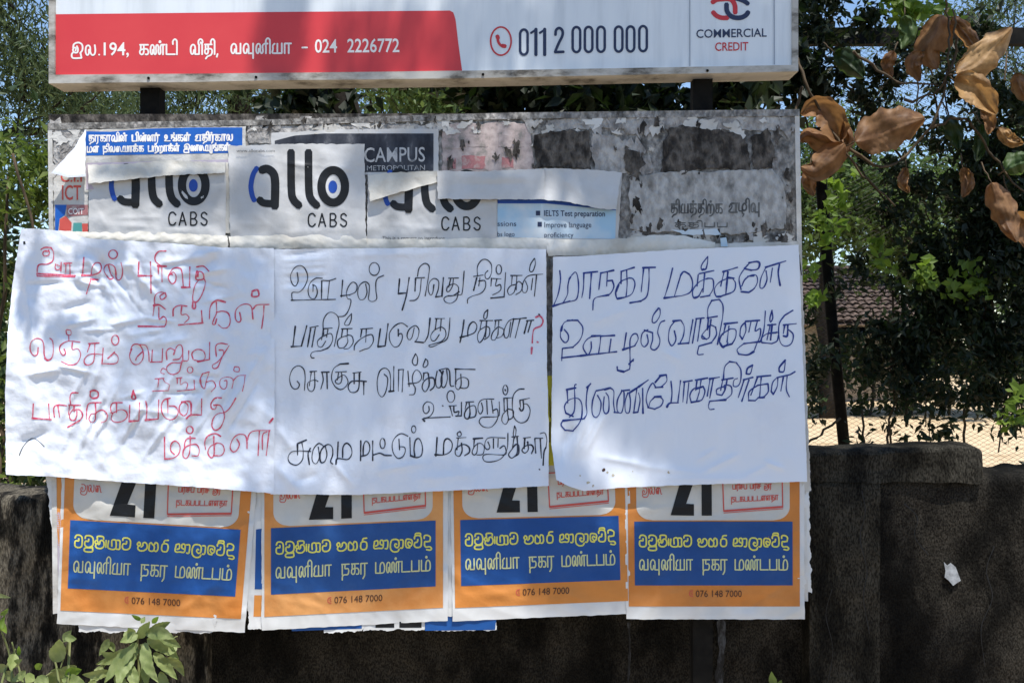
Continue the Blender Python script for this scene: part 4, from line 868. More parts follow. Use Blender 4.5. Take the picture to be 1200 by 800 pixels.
# rolled lower edges of the upper row
def roll(T, B_, base, out, label, m='curlpaper', seed=0):
    f = snoise(seed+300, 26, 6, (1, .2), spread=.3); f2 = snoise(seed+301, 9, 6); out = out*.55; cm = crumple(seed+310, 16)
    def H(x, y):
        t = np.clip((y-np.interp(x, [q[0] for q in T], [q[1] for q in T]))/np.maximum(np.interp(x, [q[0] for q in B_], [q[1] for q in B_])-np.interp(x, [q[0] for q in T], [q[1] for q in T]), 1), 0, 1)
        return base+out*(.85+.15*f(x, 0*x))*np.sin(t*math.pi*.85)+.0012*f(x, y)+.0005*f2(x, y)+.0010*cm(x, y)
    return flap('rolled_paper', T, B_, H, M[m], label, step=1.6, seed=seed)
roll([(64, 270), (110, 272), (168, 271), (266, 276)], [(100, 283), (125, 284), (200, 287), (268, 293)], .010, .010, 'rolled cream paper edge under the left cab flyer', seed=1)
roll([(268, 277), (340, 274), (430, 277)], [(270, 292), (350, 291), (430, 293)], .012, .012, 'rolled cream paper edge under the middle cab flyer', seed=2)
roll([(428, 280), (520, 280), (585, 278), (640, 279)], [(428, 293), (520, 294), (645, 293)], .011, .010, 'rolled cream paper edge under the right cab flyer', seed=3)
roll([(640, 280), (690, 281), (735, 279), (770, 275), (800, 276), (838, 284)], [(642, 300), (700, 299), (760, 296), (838, 293)], .010, .014, 'rolled beige paper edge above the right handwritten sheet', seed=4)
roll([(836, 286), (880, 284), (934, 283)], [(838, 296), (880, 294), (934, 293)], .008, .006, 'thin rolled paper edge near the board corner', 'oldpaper', seed=5)
flap('paper_strip', [(264, 190), (269, 190)], [(263, 273), (270, 273)], Hp(.0085, .0005, 140), M['curlpaper'], 'narrow strip of old poster between left and middle cab flyers')
# ------------------------------------------------------------------ "21" POSTERS along the foot of the board
def quad_map(q):
    (x0, y0), (x1, y1), (x2, y2), (x3, y3) = q        # tl tr br bl of the blue panel
    def f(a, b):
        a = np.asarray(a, float); b = np.asarray(b, float)
        return ((1-a)*(1-b)*x0+a*(1-b)*x1+a*b*x2+(1-a)*b*x3, (1-a)*(1-b)*y0+a*(1-b)*y1+a*b*y2+(1-a)*b*y3)
    return f
Q4 = [(743.2, 610.8), (928.8, 610.8), (929, 685.5), (744, 685.5)]
def ab(px, py): return ((px-743.5)/185.5, (py-610.8)/74.7)
def pgrid(name, f, a0, a1, b0, b1, H, off, m, parent, nu, nv, edge=None, jag=0, seed=0, lr=None):
    u, v = np.meshgrid(np.linspace(0, 1, nu), np.linspace(0, 1, nv), indexing='ij')
    b = b0+(b1-b0)*v
    if lr: l, r = lr(b); a = l+(r-l)*u
    else: a = a0+(a1-a0)*u
    x, y = f(a, b)
    if jag:
        jn = snoise(seed, 16, 6)
        y = y+jag*jn(x, 0*x)*(v > .999); x = x+jag*jn(y, 0*y)*((u < .001) | (u > .999))
    x, y = x.ravel(), y.ravel()
    return mesh(name, W(x, y, -(H(x, y)+off)), grid_faces(nu, nv), m, parent, True)
SI = S(740, 620, '''270,210 270,260 210,260 190,300 200,380 270,405 340,370 345,200 300,140 220,140 190,200;
490,210 480,260 420,260 410,340 480,390 580,340 585,200 530,140 430,140 410,200; 575,370 575,480 415,480 415,410 560,395;
660,222 628,262 655,305 695,280 680,232 660,222; 655,305 645,360 690,398 770,398 825,345 822,262 785,222 740,238 735,290 705,318; 680,200 680,140 800,140 815,200;
870,215 870,370; 925,220 925,380 1080,390 1080,210 1000,210 1000,340; 1100,200 1170,210 1175,300 1170,390 1100,395''', 2.0, 20)
SI += S(790, 620, '''320,210 310,270 250,270 230,330 260,390 350,390 400,330 400,200 350,145 250,145 230,200;
585,215 555,255 585,300 625,275 610,225 585,215; 585,300 570,355 615,398 700,398 765,345 768,262 725,215 680,232 675,285 640,318;
820,240 820,380 910,390 930,300 880,240 850,210 830,230; 930,250 950,205 1000,230 1010,340 980,395 940,390;
1100,240 1090,330 1120,390 1200,390 1230,330 1220,240 1160,215 1110,230; 1130,215 1150,150 1230,140''', 2.0, 20)
SI += S(850, 620, '''270,300 260,500 400,510 520,500 530,300 450,280 440,380 500,420; 270,300 360,280 370,400 300,440; 570,290 660,290 670,420 650,530 590,530;
940,420 900,400 880,460 940,520 1000,470 1000,330 930,270 800,280 750,400 760,560 850,640 970,630 1010,560; 1040,290 1120,300 1130,420 1110,530 1050,535''', 2.0, 26.667)
SI += S(885, 620, '''420,400 370,360 340,420 400,500 460,440 460,320 380,280 290,290 270,420 300,520 400,540;
640,300 620,380 560,390 530,470 570,530 680,540 740,480 740,260 690,190 600,180 540,220 540,280; 560,180 580,120 710,120 720,180;
1000,370 900,380 850,380 840,480 880,540 1000,540 1050,600 1000,640 900,620; 1000,370 1010,250 930,190 840,200 830,280''', 2.0, 26.667)
def remap(st, f, k=1.0):
    out = []
    for s in st:
        pts = [tuple(map(float, f(*ab(*p)))) for p in s[0]]
        out.append((pts, s[1]*k)+tuple(s[2:]))
    return out
TA = tamil_fit('வவுனியா', 749, 667.5, 813, 12.5, 1.6)+tamil_fit('நகர', 822.5, 667.5, 853, 12.5, 1.6)+tamil_fit('மண்டபம்', 861, 667.5, 925, 12.5, 1.6)
ST = tamil_fit('நடகபபடடளளது'.replace('து', 'தா'), 857, 588, 913, 5.6, .95, -.05)+tamil_fit('பரிசப பரிச ஜர', 859, 573, 905, 5.2, .95, -.03)
JL = tamil_fit('ஜலை', 753, 579, 777, 8, .95, -.01)
def poster(q, label, seed, base=.0065, amp=.0009, left=0, cr_=None, bcorner=None, bo=0):
    f = quad_map(q); H = Hp(base, amp, seed, 46, cr_, crum=.0030)
    fade = (seed % 100)//10; og = mat('poster_orange', [[(.56, .19, .035), (.66, .27, .07)], [(.60, .22, .05), (.70, .33, .11)], [(.58, .21, .04), (.64, .25, .06)], [(.52, .18, .035), (.62, .24, .06)]][fade % 4], rough=.55, scale=7, detail=8, seed=fade, bump=.12, bscale=30)
    bl = mat('poster_blue', [[(.010, .075, .28), (.020, .10, .34)], [(.010, .065, .24), (.022, .09, .28)], [(.008, .065, .25), (.016, .08, .28)], [(.010, .06, .22), (.016, .075, .25)]][fade % 4], rough=.5, scale=9, detail=8, seed=fade, bump=.12, bscale=30)
    p = paper_thing('event_poster', label, 'poster', (float(f(.5, 1.5)[0]), float(f(.5, 1.5)[1])), 'orange event posters at the foot of the board')
    pgrid('paper', f, -.057+left, 1.075, -1.0, 1.53+bo, H, 0, M['white_band'], p, 100, 90, jag=.3, seed=seed)
    pgrid('orange_panel', f, -.040, 1.045, -1.0, 1.33, H, .0010, og, p, 96, 80)
    r = .10; ry = r*185.5/74.7*.85
    def lr(b):
        t = np.clip((b-(-.02-ry))/ry, 0, 1); c = r*(1-np.sqrt(np.clip(1-t*t, 0, 1)))
        return .015+c, .982-c
    pgrid('white_panel', f, 0, 0, -1.0, -.02, H, .0016, M['poster'], p, 80, 50, lr=lr)
    pgrid('blue_panel', f, 0, 1, 0, 1, H, .0017, bl, p, 90, 36)
    words('sinhala_word', remap(SI, f, .9), H, M['yellow'], p, 4.4, off=.0025, step=.8, taper=False)
    words('tamil_word', remap(TA, f), H, M['paleyellow'], p, 5, off=.0025, step=.9, taper=False)
    fp = lambda L_: [tuple(map(float, f(*ab(*t)))) for t in L_]
    c4 = lambda x, y: (700+x/4.444, 555+y/4.444)
    two = [c4(*t) for t in [(435, 40), (458, -20), (440, -60), (410, -40), (405, -5), (375, -5), (385, -75), (440, -105), (495, -75), (510, -20), (500, 55), (465, 155), (505, 157), (505, 217), (383, 215)]]
    polys('number', [fp(two)], H, M['black'], p, .0028)
    polys('number', [fp([c4(*t) for t in [(545, -60), (520, -40), (520, -75), (560, -105), (598, -105), (598, 217), (545, 217)]])], H, M['black'], p, .0028)
    rb = [c4(655, 20), c4(660, 195), c4(967, 173), c4(964, 10), c4(655, 20)]
    ribbons('stamp_frame', [(fp(rb), 1.3, False), (fp([c4(660, 203), c4(968, 181)]), .8, False), (fp([c4(660, 190), c4(967, 168)]), 1.1, False)], H, M['stamp'], p, .0027, taper=False)
    ribbons('stamp_lettering', remap(ST, f), H, M['stamp'], p, .0028, step=1.2, taper=False)
    ribbons('month_lettering', remap(JL, f), H, M['stamp'], p, .0027, step=1.2, taper=False)
    x0, y0 = map(float, f(*ab(815, 699))); x1, y1 = map(float, f(*ab(869, 699)))
    latin('phone_lettering', [('076 148 7000', x0, y0, x1, 7.8, (y1-y0)/(x1-x0), .0)], H, M['brown_ink'], p, .0022)
    x0, y0 = map(float, f(*ab(807.5, 698.5)))
    ribbons('phone_symbol', [([(x0+4, y0-7), (x0+1, y0-6), (x0, y0-3), (x0+1.5, y0-.5), (x0+4, y0)], .9), ([(x0+3.5, y0-5), (x0+2.5, y0-3.4), (x0+4, y0-2)], .8)], H, M['stamp'], p, .0022, taper=False)
    return p
def under(name, T, B_, base, seed, label, cols=()):
    H = Hp(base, .0012, seed, 40)
    o = sheet('poster_edge', T, B_, H, M['white_band'], None, jag=.8, seed=seed)
    tag(o, label, 'poster edge', 'edges of older posters under the orange ones')
    for nm, t, b_, m in cols: sheet(nm, t, b_, lambda x, y: H(x, y)+.0006, M[m], o)
    return o
under('u', [(50, 520), (80, 520)], [(72, 727), (100, 727)], .0030, 401, 'curled white and orange edge of an older poster left of the first orange poster',
      [('orange_strip', [(58, 522), (70, 522)], [(74, 700), (82, 700)], 'orange'), ('lavender_strip', [(62, 600), (70, 600)], [(70, 690), (78, 690)], 'lav')])
under('u', [(280, 520), (312, 520)], [(292, 737), (312, 736)], .0032, 402, 'strip of an older poster showing between the first and second orange posters',
      [('blue_strip', [(300, 620), (307, 619)], [(298.5, 690), (307, 690)], 'blue'), ('orange_strip', [(298, 697), (307, 697)], [(297, 722), (307, 722)], 'orange')])
under('u', [(505, 520), (545, 520)], [(515, 722), (548, 722)], .0032, 403, 'white strip of an older poster between the second and third orange posters')
under('u', [(925, 520), (947, 520)], [(930, 696), (951, 694)], .0032, 404, 'torn white strip right of the fourth orange poster')
under('u', [(370, 700), (440, 700)], [(380, 741), (424, 739)], .0028, 405, 'blue corner of an old poster under the second orange poster', [('blue_strip', [(340, 720), (424, 716)], [(342, 739), (424, 736)], 'blue')])
under('u', [(424, 700), (500, 700)], [(426, 738), (498, 738)], .0026, 406, 'white tabs with dark print under the second orange poster', [('dark_strip', [(440, 728), (462, 728)], [(440, 735), (462, 735)], 'black'), ('dark_strip', [(468, 728), (494, 728)], [(468, 735), (494, 735)], 'black')])
under('u', [(498, 700), (582, 700)], [(498, 739), (581, 738)], .0024, 407, 'blue lettered poster edge hanging below the third orange poster', [('blue_strip', [(498, 722), (582, 722)], [(498, 738.5), (580, 737.5)], 'blue')])
under('u', [(90, 700), (260, 700)], [(92, 740), (250, 741)], .0030, 408, 'pale poster edge hanging below the first orange poster')
poster([(82.3, 609), (281.9, 620.3), (275.6, 698.6), (79.4, 688.9)], 'orange event poster reading 21, leftmost, tilted and sunlit above the weeds', 301, amp=.0014,
       cr_=creases([(200, 728, 300, 640, 5, .004), (190, 730, 250, 660, 3, -.002), (90, 640, 140, 650, 4, .002), (270, 700, 292, 600, 4, .003), (160, 640, 180, 720, 2.5, .0014)]))
poster([(317.5, 618.5), (510.5, 609.5), (510.5, 686.6), (317.5, 696.3)], 'orange event poster reading 21, second from the left, bulging at its lower right', 311, base=.0075, amp=.0012,
       cr_=creases([(420, 716, 520, 640, 6, .0035), (460, 710, 525, 670, 3, -.002), (320, 700, 380, 712, 4, .0022), (330, 690, 400, 716, 3, -.0012)]))
poster([(539.3, 609), (724.9, 604), (727.1, 679.2), (540.4, 686.2)], 'orange event poster reading 21, third from the left, under the curled sheet corner', 321, base=.0070,
       cr_=creases([(540, 700, 620, 690, 5, .0022), (520, 640, 545, 700, 5, .0022), (620, 604, 625, 700, 3, .0008)]))
poster(Q4, 'orange event poster reading 21, rightmost, in deep shade by the pilaster', 331, base=.0078,
       cr_=creases([(840, 712, 945, 640, 7, .0045), (870, 715, 950, 668, 3.5, -.003), (735, 640, 748, 720, 4, .001)]))

# ------------------------------------------------------------------ THREE HANDWRITTEN SHEETS
def sheet_H(base, seed, amp, crum=.002, top=None, edges=None, cr_=None, wl=60, an=(1, 1)):
    f = snoise(seed, wl, 8, an); g_ = snoise(seed+1, wl*.4, 8, an); h_ = snoise(seed+2, wl*2.4, 5)
    cm = crumple(seed+3, 52); cm2 = crumple(seed+4, 22)
    def H(x, y):
        s = base+crum*cm(x, y)+crum*.28*cm2(x, y)+amp*(f(x, y)+.35*g_(x, y))+amp*1.2*h_(x, y)
        s = s+(2.2*cr_(x, y) if cr_ else 0)+(edges(x, y) if edges else 0)
        return np.maximum(s, .0125)
    return H
rs = np.random.default_rng(5)
cl = []
for k in range(30):   # diagonal drag folds in the lower middle of the left sheet
    x = 60+k*7+rs.uniform(-6, 6); y = 548+rs.uniform(-40, 10)-k*.8; L_ = rs.uniform(50, 130); a = .45+.14*k/30+rs.uniform(-.1, .1)
    cl.append((x, y, x+L_*math.sin(a), y-L_*math.cos(a), rs.uniform(1.6, 3.6), rs.uniform(.0010, .0024)*rs.choice([1, 1, -1])))
for k in range(22):   # fan of folds from the top
    x = 115+rs.uniform(-20, 60); cl.append((x, 290+rs.uniform(0, 15), x+rs.uniform(-10, 55), 340+rs.uniform(0, 60), rs.uniform(1.8, 4), rs.uniform(.001, .0022)*rs.choice([1, -1])))
for k in range(34):
    x, y = rs.uniform(25, 250), rs.uniform(300, 480); a = rs.uniform(-.5, .5)
    cl.append((x, y, x+45*math.cos(a), y+30*math.sin(a), rs.uniform(1.8, 4), rs.uniform(.0010, .0026)*rs.choice([1, -1])))
cl += [(25, 300, 45, 440, 5, .004), (25, 440, 75, 432, 6, .004), (20, 520, 60, 505, 6, -.004), (90, 330, 100, 300, 5, .004), (70, 365, 110, 352, 7, -.004), (180, 310, 250, 300, 4, .002), (210, 330, 260, 300, 5, -.002)]
def e1(x, y):
    xl = np.interp(y, [268, 330, 390, 460, 558], [25, 15, 9, 6, 7])
    back = np.clip((58-x)/40, 0, 1)**1.3*np.clip((400-y)/60, 0, 1)*(-.022)
    fore = np.clip((70-x)/60, 0, 1)*np.clip((y-400)/60, 0, 1)*.008
    bot = np.clip((y-520)/55, 0, 1)**1.6*(.014+.006*np.sin(x/34.)+.004*np.sin(x/13.))
    return back+fore+bot
cf1_ = creases(cl); cf1 = lambda x, y: 1.5*cf1_(x, y)
H1_ = sheet_H(.034, 501, .0030, crum=.0072, edges=e1, cr_=cf1, wl=55)
def H1(x, y):
    b = np.clip((58-x)/40, 0, 1)**1.3*np.clip((400-y)/60, 0, 1)
    return H1_(x, y)-b*.02
s1 = paper_thing('handwritten_sheet', 'crumpled sunlit sheet with red handwritten Tamil, left of the three', 'poster', (160, 570), 'handwritten protest sheets on the board')
sheet('paper', [(25, 268), (45, 268), (75, 271), (100, 279), (130, 281), (200, 285), (260, 290), (321, 291)], [(7, 556), (60, 558), (150, 565), (240, 571), (321, 578)], H1, M['paper'], s1,
      L_=[(25, 268), (15, 330), (9, 390), (6, 460), (7, 556)], R_=[(321, 291), (322, 430), (321, 578)], step=1.8, jag=.22, seed=2)
RED = S(0, 270, '''400,135 350,133 318,150; 375,162 345,162 333,180 345,200 372,196 386,178 380,152; 398,135 418,170 412,235 370,262 300,272 288,350; *288,338 590,352; 290,356 585,362;
435,262 430,290 445,308 468,300 472,282 445,268; 478,250 475,318; 500,258 560,255; 515,255 513,330; 545,258 548,345;
655,210 645,345; *640,350 725,352; 712,350 720,290 745,255 782,258 792,300 765,335 700,352; *705,380 765,385; 712,378 695,430 675,495;
845,270 868,345 885,368 860,380 832,352 812,310 825,275 860,265 895,285 905,330 908,372 928,388 950,365 957,310 945,250; o883,187,34,34;
1085,245 1080,352; *1080,354 1188,354; 1175,245 1178,350 1180,490''', 1.35)
RED += S(150, 270, '''*230,277 300,281; 237,277 237,342; 264,281 266,402; 297,160 240,165 212,200 216,242 250,272;
350,345 325,340 315,375 340,415 368,402 375,355 352,325 320,350 350,300 395,292 420,318 432,440; *420,444 487,444; 483,285 481,440;
535,285 590,280 632,318; *540,318 532,382 590,378 583,332 552,322 545,360; 590,372 604,405 590,470 555,540 522,562 505,530 522,432 558,382;
290,485 296,518 262,540 250,512 282,488 242,484 212,510 205,560 215,580; *200,585 245,582 292,616; 204,590 195,666; 240,600 244,690 275,672 297,690 296,730 275,750 200,752; *80,748 285,750;
352,668 356,612 400,586 462,592; 420,590 416,655 455,655 476,685 440,722; *395,738 586,722; 574,625 580,720; *505,562 525,560 525,604 505,604 507,562;
*760,560 700,545 660,565; 660,565 640,610 636,690; 690,560 692,640 672,690 660,728 680,732 692,690; 690,640 740,630 785,650 798,710 780,755 740,762 705,735;
872,640 882,700 862,716 840,690 842,625 880,585 930,575 965,600 976,692; 978,612 1010,582 1102,578; 1062,590 1058,660 1044,765; *970,475 1012,465 1020,510 970,515 970,478''', 1.35)
RED += S(0, 380, '''298,180 292,232 262,242 236,200 242,140 282,110 325,120 342,165 346,240 370,275 402,262 416,210 410,130 388,108; *350,262 372,282 398,270;
500,190 512,225 490,240 466,200 476,160 535,130 625,138; 565,140 565,195 608,190 630,238 602,300 545,318 480,290; 520,42 552,48 552,82 522,78 516,46; 536,82 538,128;
690,150 775,145; 705,148 682,215; 741,145 738,230 730,290 700,315 665,310 658,275 690,238 740,230 805,236;
806,185 797,300; 795,306 905,304 922,255 892,225 866,248; *895,215 842,265; o900,122,28,38;
1110,215 1070,255 1060,280; 1028,190 1012,250 1038,305 1080,310 1115,270 1116,205 1085,158 1040,160 1018,200; 1085,158 1138,165 1160,215 1165,290''', 1.2)
RED += S(150, 380, '''190,200 185,290; 175,294 265,292; 270,190 266,292; 304,275 300,212 330,186 362,200; 356,235 382,172 415,162 428,215 402,268 352,276; 474,205 470,278 430,285; 426,190 426,285 402,300 345,300 304,330 310,372 352,390 400,368 416,305 420,285;
508,272 500,225 540,195 590,210 602,260 572,285 515,278; *545,290 632,275; 638,140 636,275; 690,250 686,170 722,148 778,156; 712,200 744,204 742,238 700,292 660,318 668,344 702,332 735,255 790,165''', 1.25)
RED += S(150, 380, '''298,352 270,343 256,375 285,386; 210,425 282,420; 240,422 234,490; 272,420 290,452 322,470 318,508; 190,520 316,516; 376,420 422,415; 385,425 385,462; 410,425 410,470 440,452 465,462 458,502; 385,521 525,506; 516,435 520,505; o485,355,22,24;
580,385 636,370; 580,388 560,440 575,490; 600,382 632,372 612,440 598,500 576,480 566,430; 612,450 660,440 684,482 650,526; 752,440 772,440 768,490 745,505 718,480 722,432 760,412 802,415 822,440 812,500; 820,440 862,402 920,396; 914,400 908,460 894,522; 832,330 866,335 866,368 828,362 832,330''', .95)
RED += S(0, 380, '''260,620 255,730; *252,732 400,742; 380,620 386,738; 425,722 420,652 450,628 520,634; 452,632 466,725; 610,535 562,535 546,572 552,622; 535,630 630,630; 578,632 580,680; 578,652 545,700 550,740 582,746 600,702 598,660; 572,670 620,665 646,708 622,748 575,775; *622,750 528,802; 542,635 536,702;
790,610 702,615 680,652 674,742; 745,620 746,690 712,700 695,740 720,766 745,742 750,692 800,668 836,702 830,750 788,766; *705,525 735,515 765,530 762,568 720,575 704,555 708,525; 955,610 882,614 864,652 870,692; 910,615 910,690; 880,690 870,740 902,762 955,756 992,722 985,680 940,665 885,690;
1014,630 1008,752; *1008,756 1082,752; 1090,610 1085,752; *1042,515 1030,575 1060,577 1040,520''', 1.3)
RED += S(150, 380, '''138,600 148,650 142,742; *135,746 235,738; 240,590 236,736; 330,575 282,590 260,640 275,710 322,742 370,730 392,682 370,642 322,636; 310,590 312,690; 440,712 462,690 468,632 432,606 402,640 406,690 432,712; *418,605 470,600 492,618 492,702; *455,735 490,708 575,706; 576,580 574,706''', 1.3)
RED += S(150, 460, '''730,40 682,42 650,80 652,120 680,128 692,100; 670,95 720,100 744,142 752,200 722,270 682,292 656,262 666,202 700,165 760,150 800,112 842,42;
285,345 286,518; 285,516 350,510 398,472 405,412 370,376 338,400 334,450 362,480; o482,290,26,28; 525,355 470,355 446,382 440,440; 485,340 486,385 480,470 455,512 430,492 436,442 470,412 530,402 556,440 546,490 500,492;
725,340 682,318 626,335 600,380 606,442; 670,340 671,440; 690,395 642,420 624,470 650,507 672,480 680,398 735,402 752,450 728,488 672,490;
850,362 870,402 850,448 820,460 798,425 820,360 862,326 912,330 928,372 930,436; 930,372 952,316 1000,296 1110,294; 1026,296 1016,490; 1084,304 1052,330 1050,442; 1102,300 1080,490; *1104,235 1132,200''', 1.35)
words('handwritten_word', RED, H1, M['inkred'], s1, 2.2)
ribbons('tear', S(0, 460, '150,490 175,430 215,380 262,355 310,385 345,420', 1.1), H1, M['ghostblack'], s1, .0006)
polys('hole', [[(27, 283), (29.4, 282.6), (30, 286), (27.4, 286.4)]], H1, M['black'], s1)
# middle sheet
cl = [(330, 300+k*6.5, 385, 296+k*7+rs.uniform(-3, 3), 2.6, .0020*rs.choice([1, -1])) for k in range(7)]
cl += [(322, 545, 350, 575, 7, .004), (385, 535, 415, 570, 4, .003), (345, 565, 375, 555, 5, -.003), (440, 552, 500, 542, 4, .0018), (560, 418, 600, 412, 3, .0012), (325, 500, 345, 530, 5, .003), (480, 562, 560, 556, 6, .0016), (400, 300, 520, 296, 4, .0014), (330, 420, 420, 412, 3, .0007), (395, 415, 430, 405, 2.5, .0012)]
cf2 = creases(cl)
def e2(x, y):
    bot = np.clip((y-515)/60, 0, 1)**1.6*(.010+.004*np.sin(x/41.+1))
    return bot+.006*np.sin((x-320)/322*math.pi)*.8
H2_ = sheet_H(.0240, 511, .0022, crum=.0025, edges=e2, cr_=cf2, wl=80, an=(1, .35))
s2 = paper_thing('handwritten_sheet', 'middle sheet with five lines of black handwritten Tamil and a red question mark', 'poster', (480, 575), 'handwritten protest sheets on the board')
sheet('paper', [(318, 292), (420, 291), (520, 290), (640, 292)], [(317, 579), (420, 579.5), (540, 574), (643, 569)], H2_, M['paper'], s2, step=2, jag=.2, seed=3, R_=[(640, 292), (641, 430), (643, 500), (643, 569)])
BLK = S(325, 290, '''155,195 162,260 142,300 115,280 103,222 130,165 175,140 215,165 237,230 215,300 172,348 116,353 116,412; 108,412 455,405;
280,290 278,345; 275,290 302,305 312,355 290,400 256,390 240,340 255,280 300,240 352,240; *347,260 345,400; 407,260 393,402; 355,257 408,258 457,242;
510,255 500,388; *495,378 560,370; 560,372 612,345 622,295 592,270 560,298 540,350 548,398 575,410 560,480 525,532 470,540;
690,285 700,350 680,400 645,405 628,360 640,300 682,268 717,292 716,360 712,405 742,422 776,400 770,340 770,270 790,235 830,218; *790,235 830,218; o757,168,40,50;
*955,245 945,362; *945,360 1015,354; *1030,235 1008,372 975,490; *1075,340 1080,242; 1080,238 1150,235; 1125,245 1112,360 1082,408 1035,415; 1095,225 1108,160 1150,125 1186,148 1180,230 1155,378;
*140,615 122,770; *108,774 188,770; *230,610 188,770; *260,635 236,775; 255,626 320,612; *297,625 270,775; 362,682 358,580 385,522 425,505 470,535 482,600 468,665 445,772; 360,634 430,628; *360,640 345,720; 395,640 385,700; 388,680 345,700 314,732 320,770 348,775 378,730; 375,682 420,672 432,720 402,778 350,802;
500,635 585,632; 510,640 500,700; 547,640 545,700; 540,690 500,702 470,732 480,780 520,780 550,738 545,700; 545,682 582,692 592,740 560,785 520,792; 580,515 542,560 525,600 556,605 576,565 580,515;
650,637 745,630; 660,640 650,700; 695,640 690,740; 690,690 640,722 605,762 600,800; 690,690 738,680 750,730 720,780 680,795 640,812;
*805,635 785,772; *785,775 842,768; *865,595 842,768; 1018,618 972,590 920,610 878,665 880,730 912,775 950,765 976,710 970,672 945,680; *945,640 945,692; 1070,625 1052,700 1030,720 1013,690 1030,640 1078,610 1106,642 1098,700 1078,735; *1075,735 1142,742''', 1.1)
BLK += S(480, 290, '''190,290 180,355 162,370 146,330 156,272 190,242 225,262 225,320 203,386; *203,386 252,380; *264,235 252,382;
305,240 382,238; *322,240 305,310; 342,245 335,300 310,342 290,340 300,302 350,285 382,312 375,372; 388,345 340,375 288,382 268,400 280,425 320,436 362,410 380,362; 300,378 390,370 412,345 426,185;
530,225 530,150 562,100 602,95 637,130 640,192 620,240 595,240 590,205 612,180; *500,335 525,235; 500,226 575,215; 550,235 540,300; 540,262 588,260 592,310 560,355 490,380 455,402 452,436;
640,240 635,302; 650,242 715,245; 682,245 672,300 708,290 712,330 680,356 648,370; *634,395 738,386; 750,195 738,388; o697,172,21,37;
790,219 880,218; 802,220 796,290; 838,220 832,330; 832,288 790,300 765,335 780,370 815,350 830,300 850,265 880,290 870,340 830,368;
905,262 922,310 910,350 884,345 882,290 910,235 952,215 1042,208; 962,240 950,332; 992,218 975,380; 975,85 945,132 938,182 962,185 982,130 978,88;
*160,552 145,680 118,738; 1150,0 1150,0;
200,555 275,554; *210,560 200,642; 247,560 240,650; 242,620 190,650 165,690 174,726 200,725 232,680; 240,615 276,640 282,690 250,732 190,752 150,765 172,776 232,750 290,715 308,650 315,548;
*425,565 412,660 393,742; *395,702 460,685 510,660 525,610 500,580 470,602 455,650 455,692; *550,570 650,570; 562,575 550,640; *602,575 592,700; 590,618 545,650 530,700 545,742 575,712 592,660; 595,610 625,632 620,690 585,718; 612,485 585,512 580,552 602,550 612,488;
665,570 720,565; 672,575 665,632; 697,575 690,680; 690,620 650,662 638,712 665,722 690,680; 700,620 735,642 722,690 682,708; 790,582 772,690 745,702 738,650 770,580 815,553; 812,560 785,700; 862,560 825,706; *810,560 912,550; *922,570 895,672; *950,575 925,662; *912,572 970,567; *1010,520 1020,535''', 1.1)
BLK = [s for s in BLK if not (abs(s[0][0][1]-290) < 1 and abs(s[0][0][0]-652.5) < 1)]
BLK += S(325, 400, '''400,45 350,70 282,80 260,105 270,128 288,128; 155,310 172,335 160,365 130,370 105,340 96,280 120,215 165,190 205,215 217,280 211,382;
255,236 308,232; 265,240 250,345; 290,235 292,350 270,390 240,372 240,322 290,300 318,312; *345,240 405,238; *350,245 358,300 340,370; *387,245 390,368;
*555,172 490,176; 490,176 440,212 423,285 446,345 490,375 530,357 552,310 520,262 470,290 452,312 470,330 495,322 505,280 500,240; 455,240 540,235; 478,245 470,300;
590,247 655,238; *600,247 600,330; *642,245 636,360 610,395 570,392 553,350 580,312 640,308 695,312; *675,315 675,415;
835,255 862,290 850,382 820,432 788,400 780,310 800,232 840,208 875,235 885,300 882,390; *872,390 912,386; 910,195 908,386; 945,220 988,218; 948,222 945,388; 984,220 975,392;
1020,230 1030,352; 1022,330 1100,318 1127,280 1110,235 1080,225 1056,270 1060,330 1077,362 1070,410 1030,416; 1080,95 1055,150 1066,182 1090,180 1096,130 1082,96''', 1.1)
BLK += S(480, 400, '''125,135 105,190 120,202 142,180 140,150 126,136; 108,246 142,242; *112,250 105,302; *145,250 152,300 150,350 122,392 98,360 112,312 150,285 190,290 192,350 160,382;
*215,232 203,300 210,352 236,360 252,320 250,250 232,222; 232,222 285,210 298,212; *262,230 245,300 255,355 278,350 295,290 290,215 312,235 318,340 345,348; *355,215 512,218; *360,220 360,332; 400,255 402,340 380,376 358,350 372,300 420,280 457,300 457,350 430,366 392,360;
150,505 152,540 130,562 108,545 108,500 140,470 182,490 186,540 160,582 118,600; *118,622 115,600 318,588; 255,500 262,504; *315,505 335,580; 308,504 365,500; *345,505 350,552 385,545 375,582; *405,475 405,582; *360,582 405,580; o322,430,30,46;
440,474 502,470; 445,480 433,530; *465,480 472,560 458,602 433,595 430,560 455,518 505,500 520,540 510,585 462,597; 562,480 572,530 552,566 534,530 542,480 575,452 658,450; *602,460 608,568; 640,460 652,560; 650,540 685,530 688,600 642,665 580,667 544,630 560,595 600,590 690,585 702,550 700,470;
735,444 808,438; *737,450 740,542; 762,450 766,560; 765,530 728,572 722,622 750,646 772,610 766,560; *765,525 808,540 805,592 770,612; o748,378,19,38; 745,375 750,385;
895,370 850,376 810,422 803,520 820,600 870,635 920,612 942,540 920,492 888,486; 860,460 937,442; *862,465 866,512; *887,462 890,520 873,542 858,520''', 1.1)
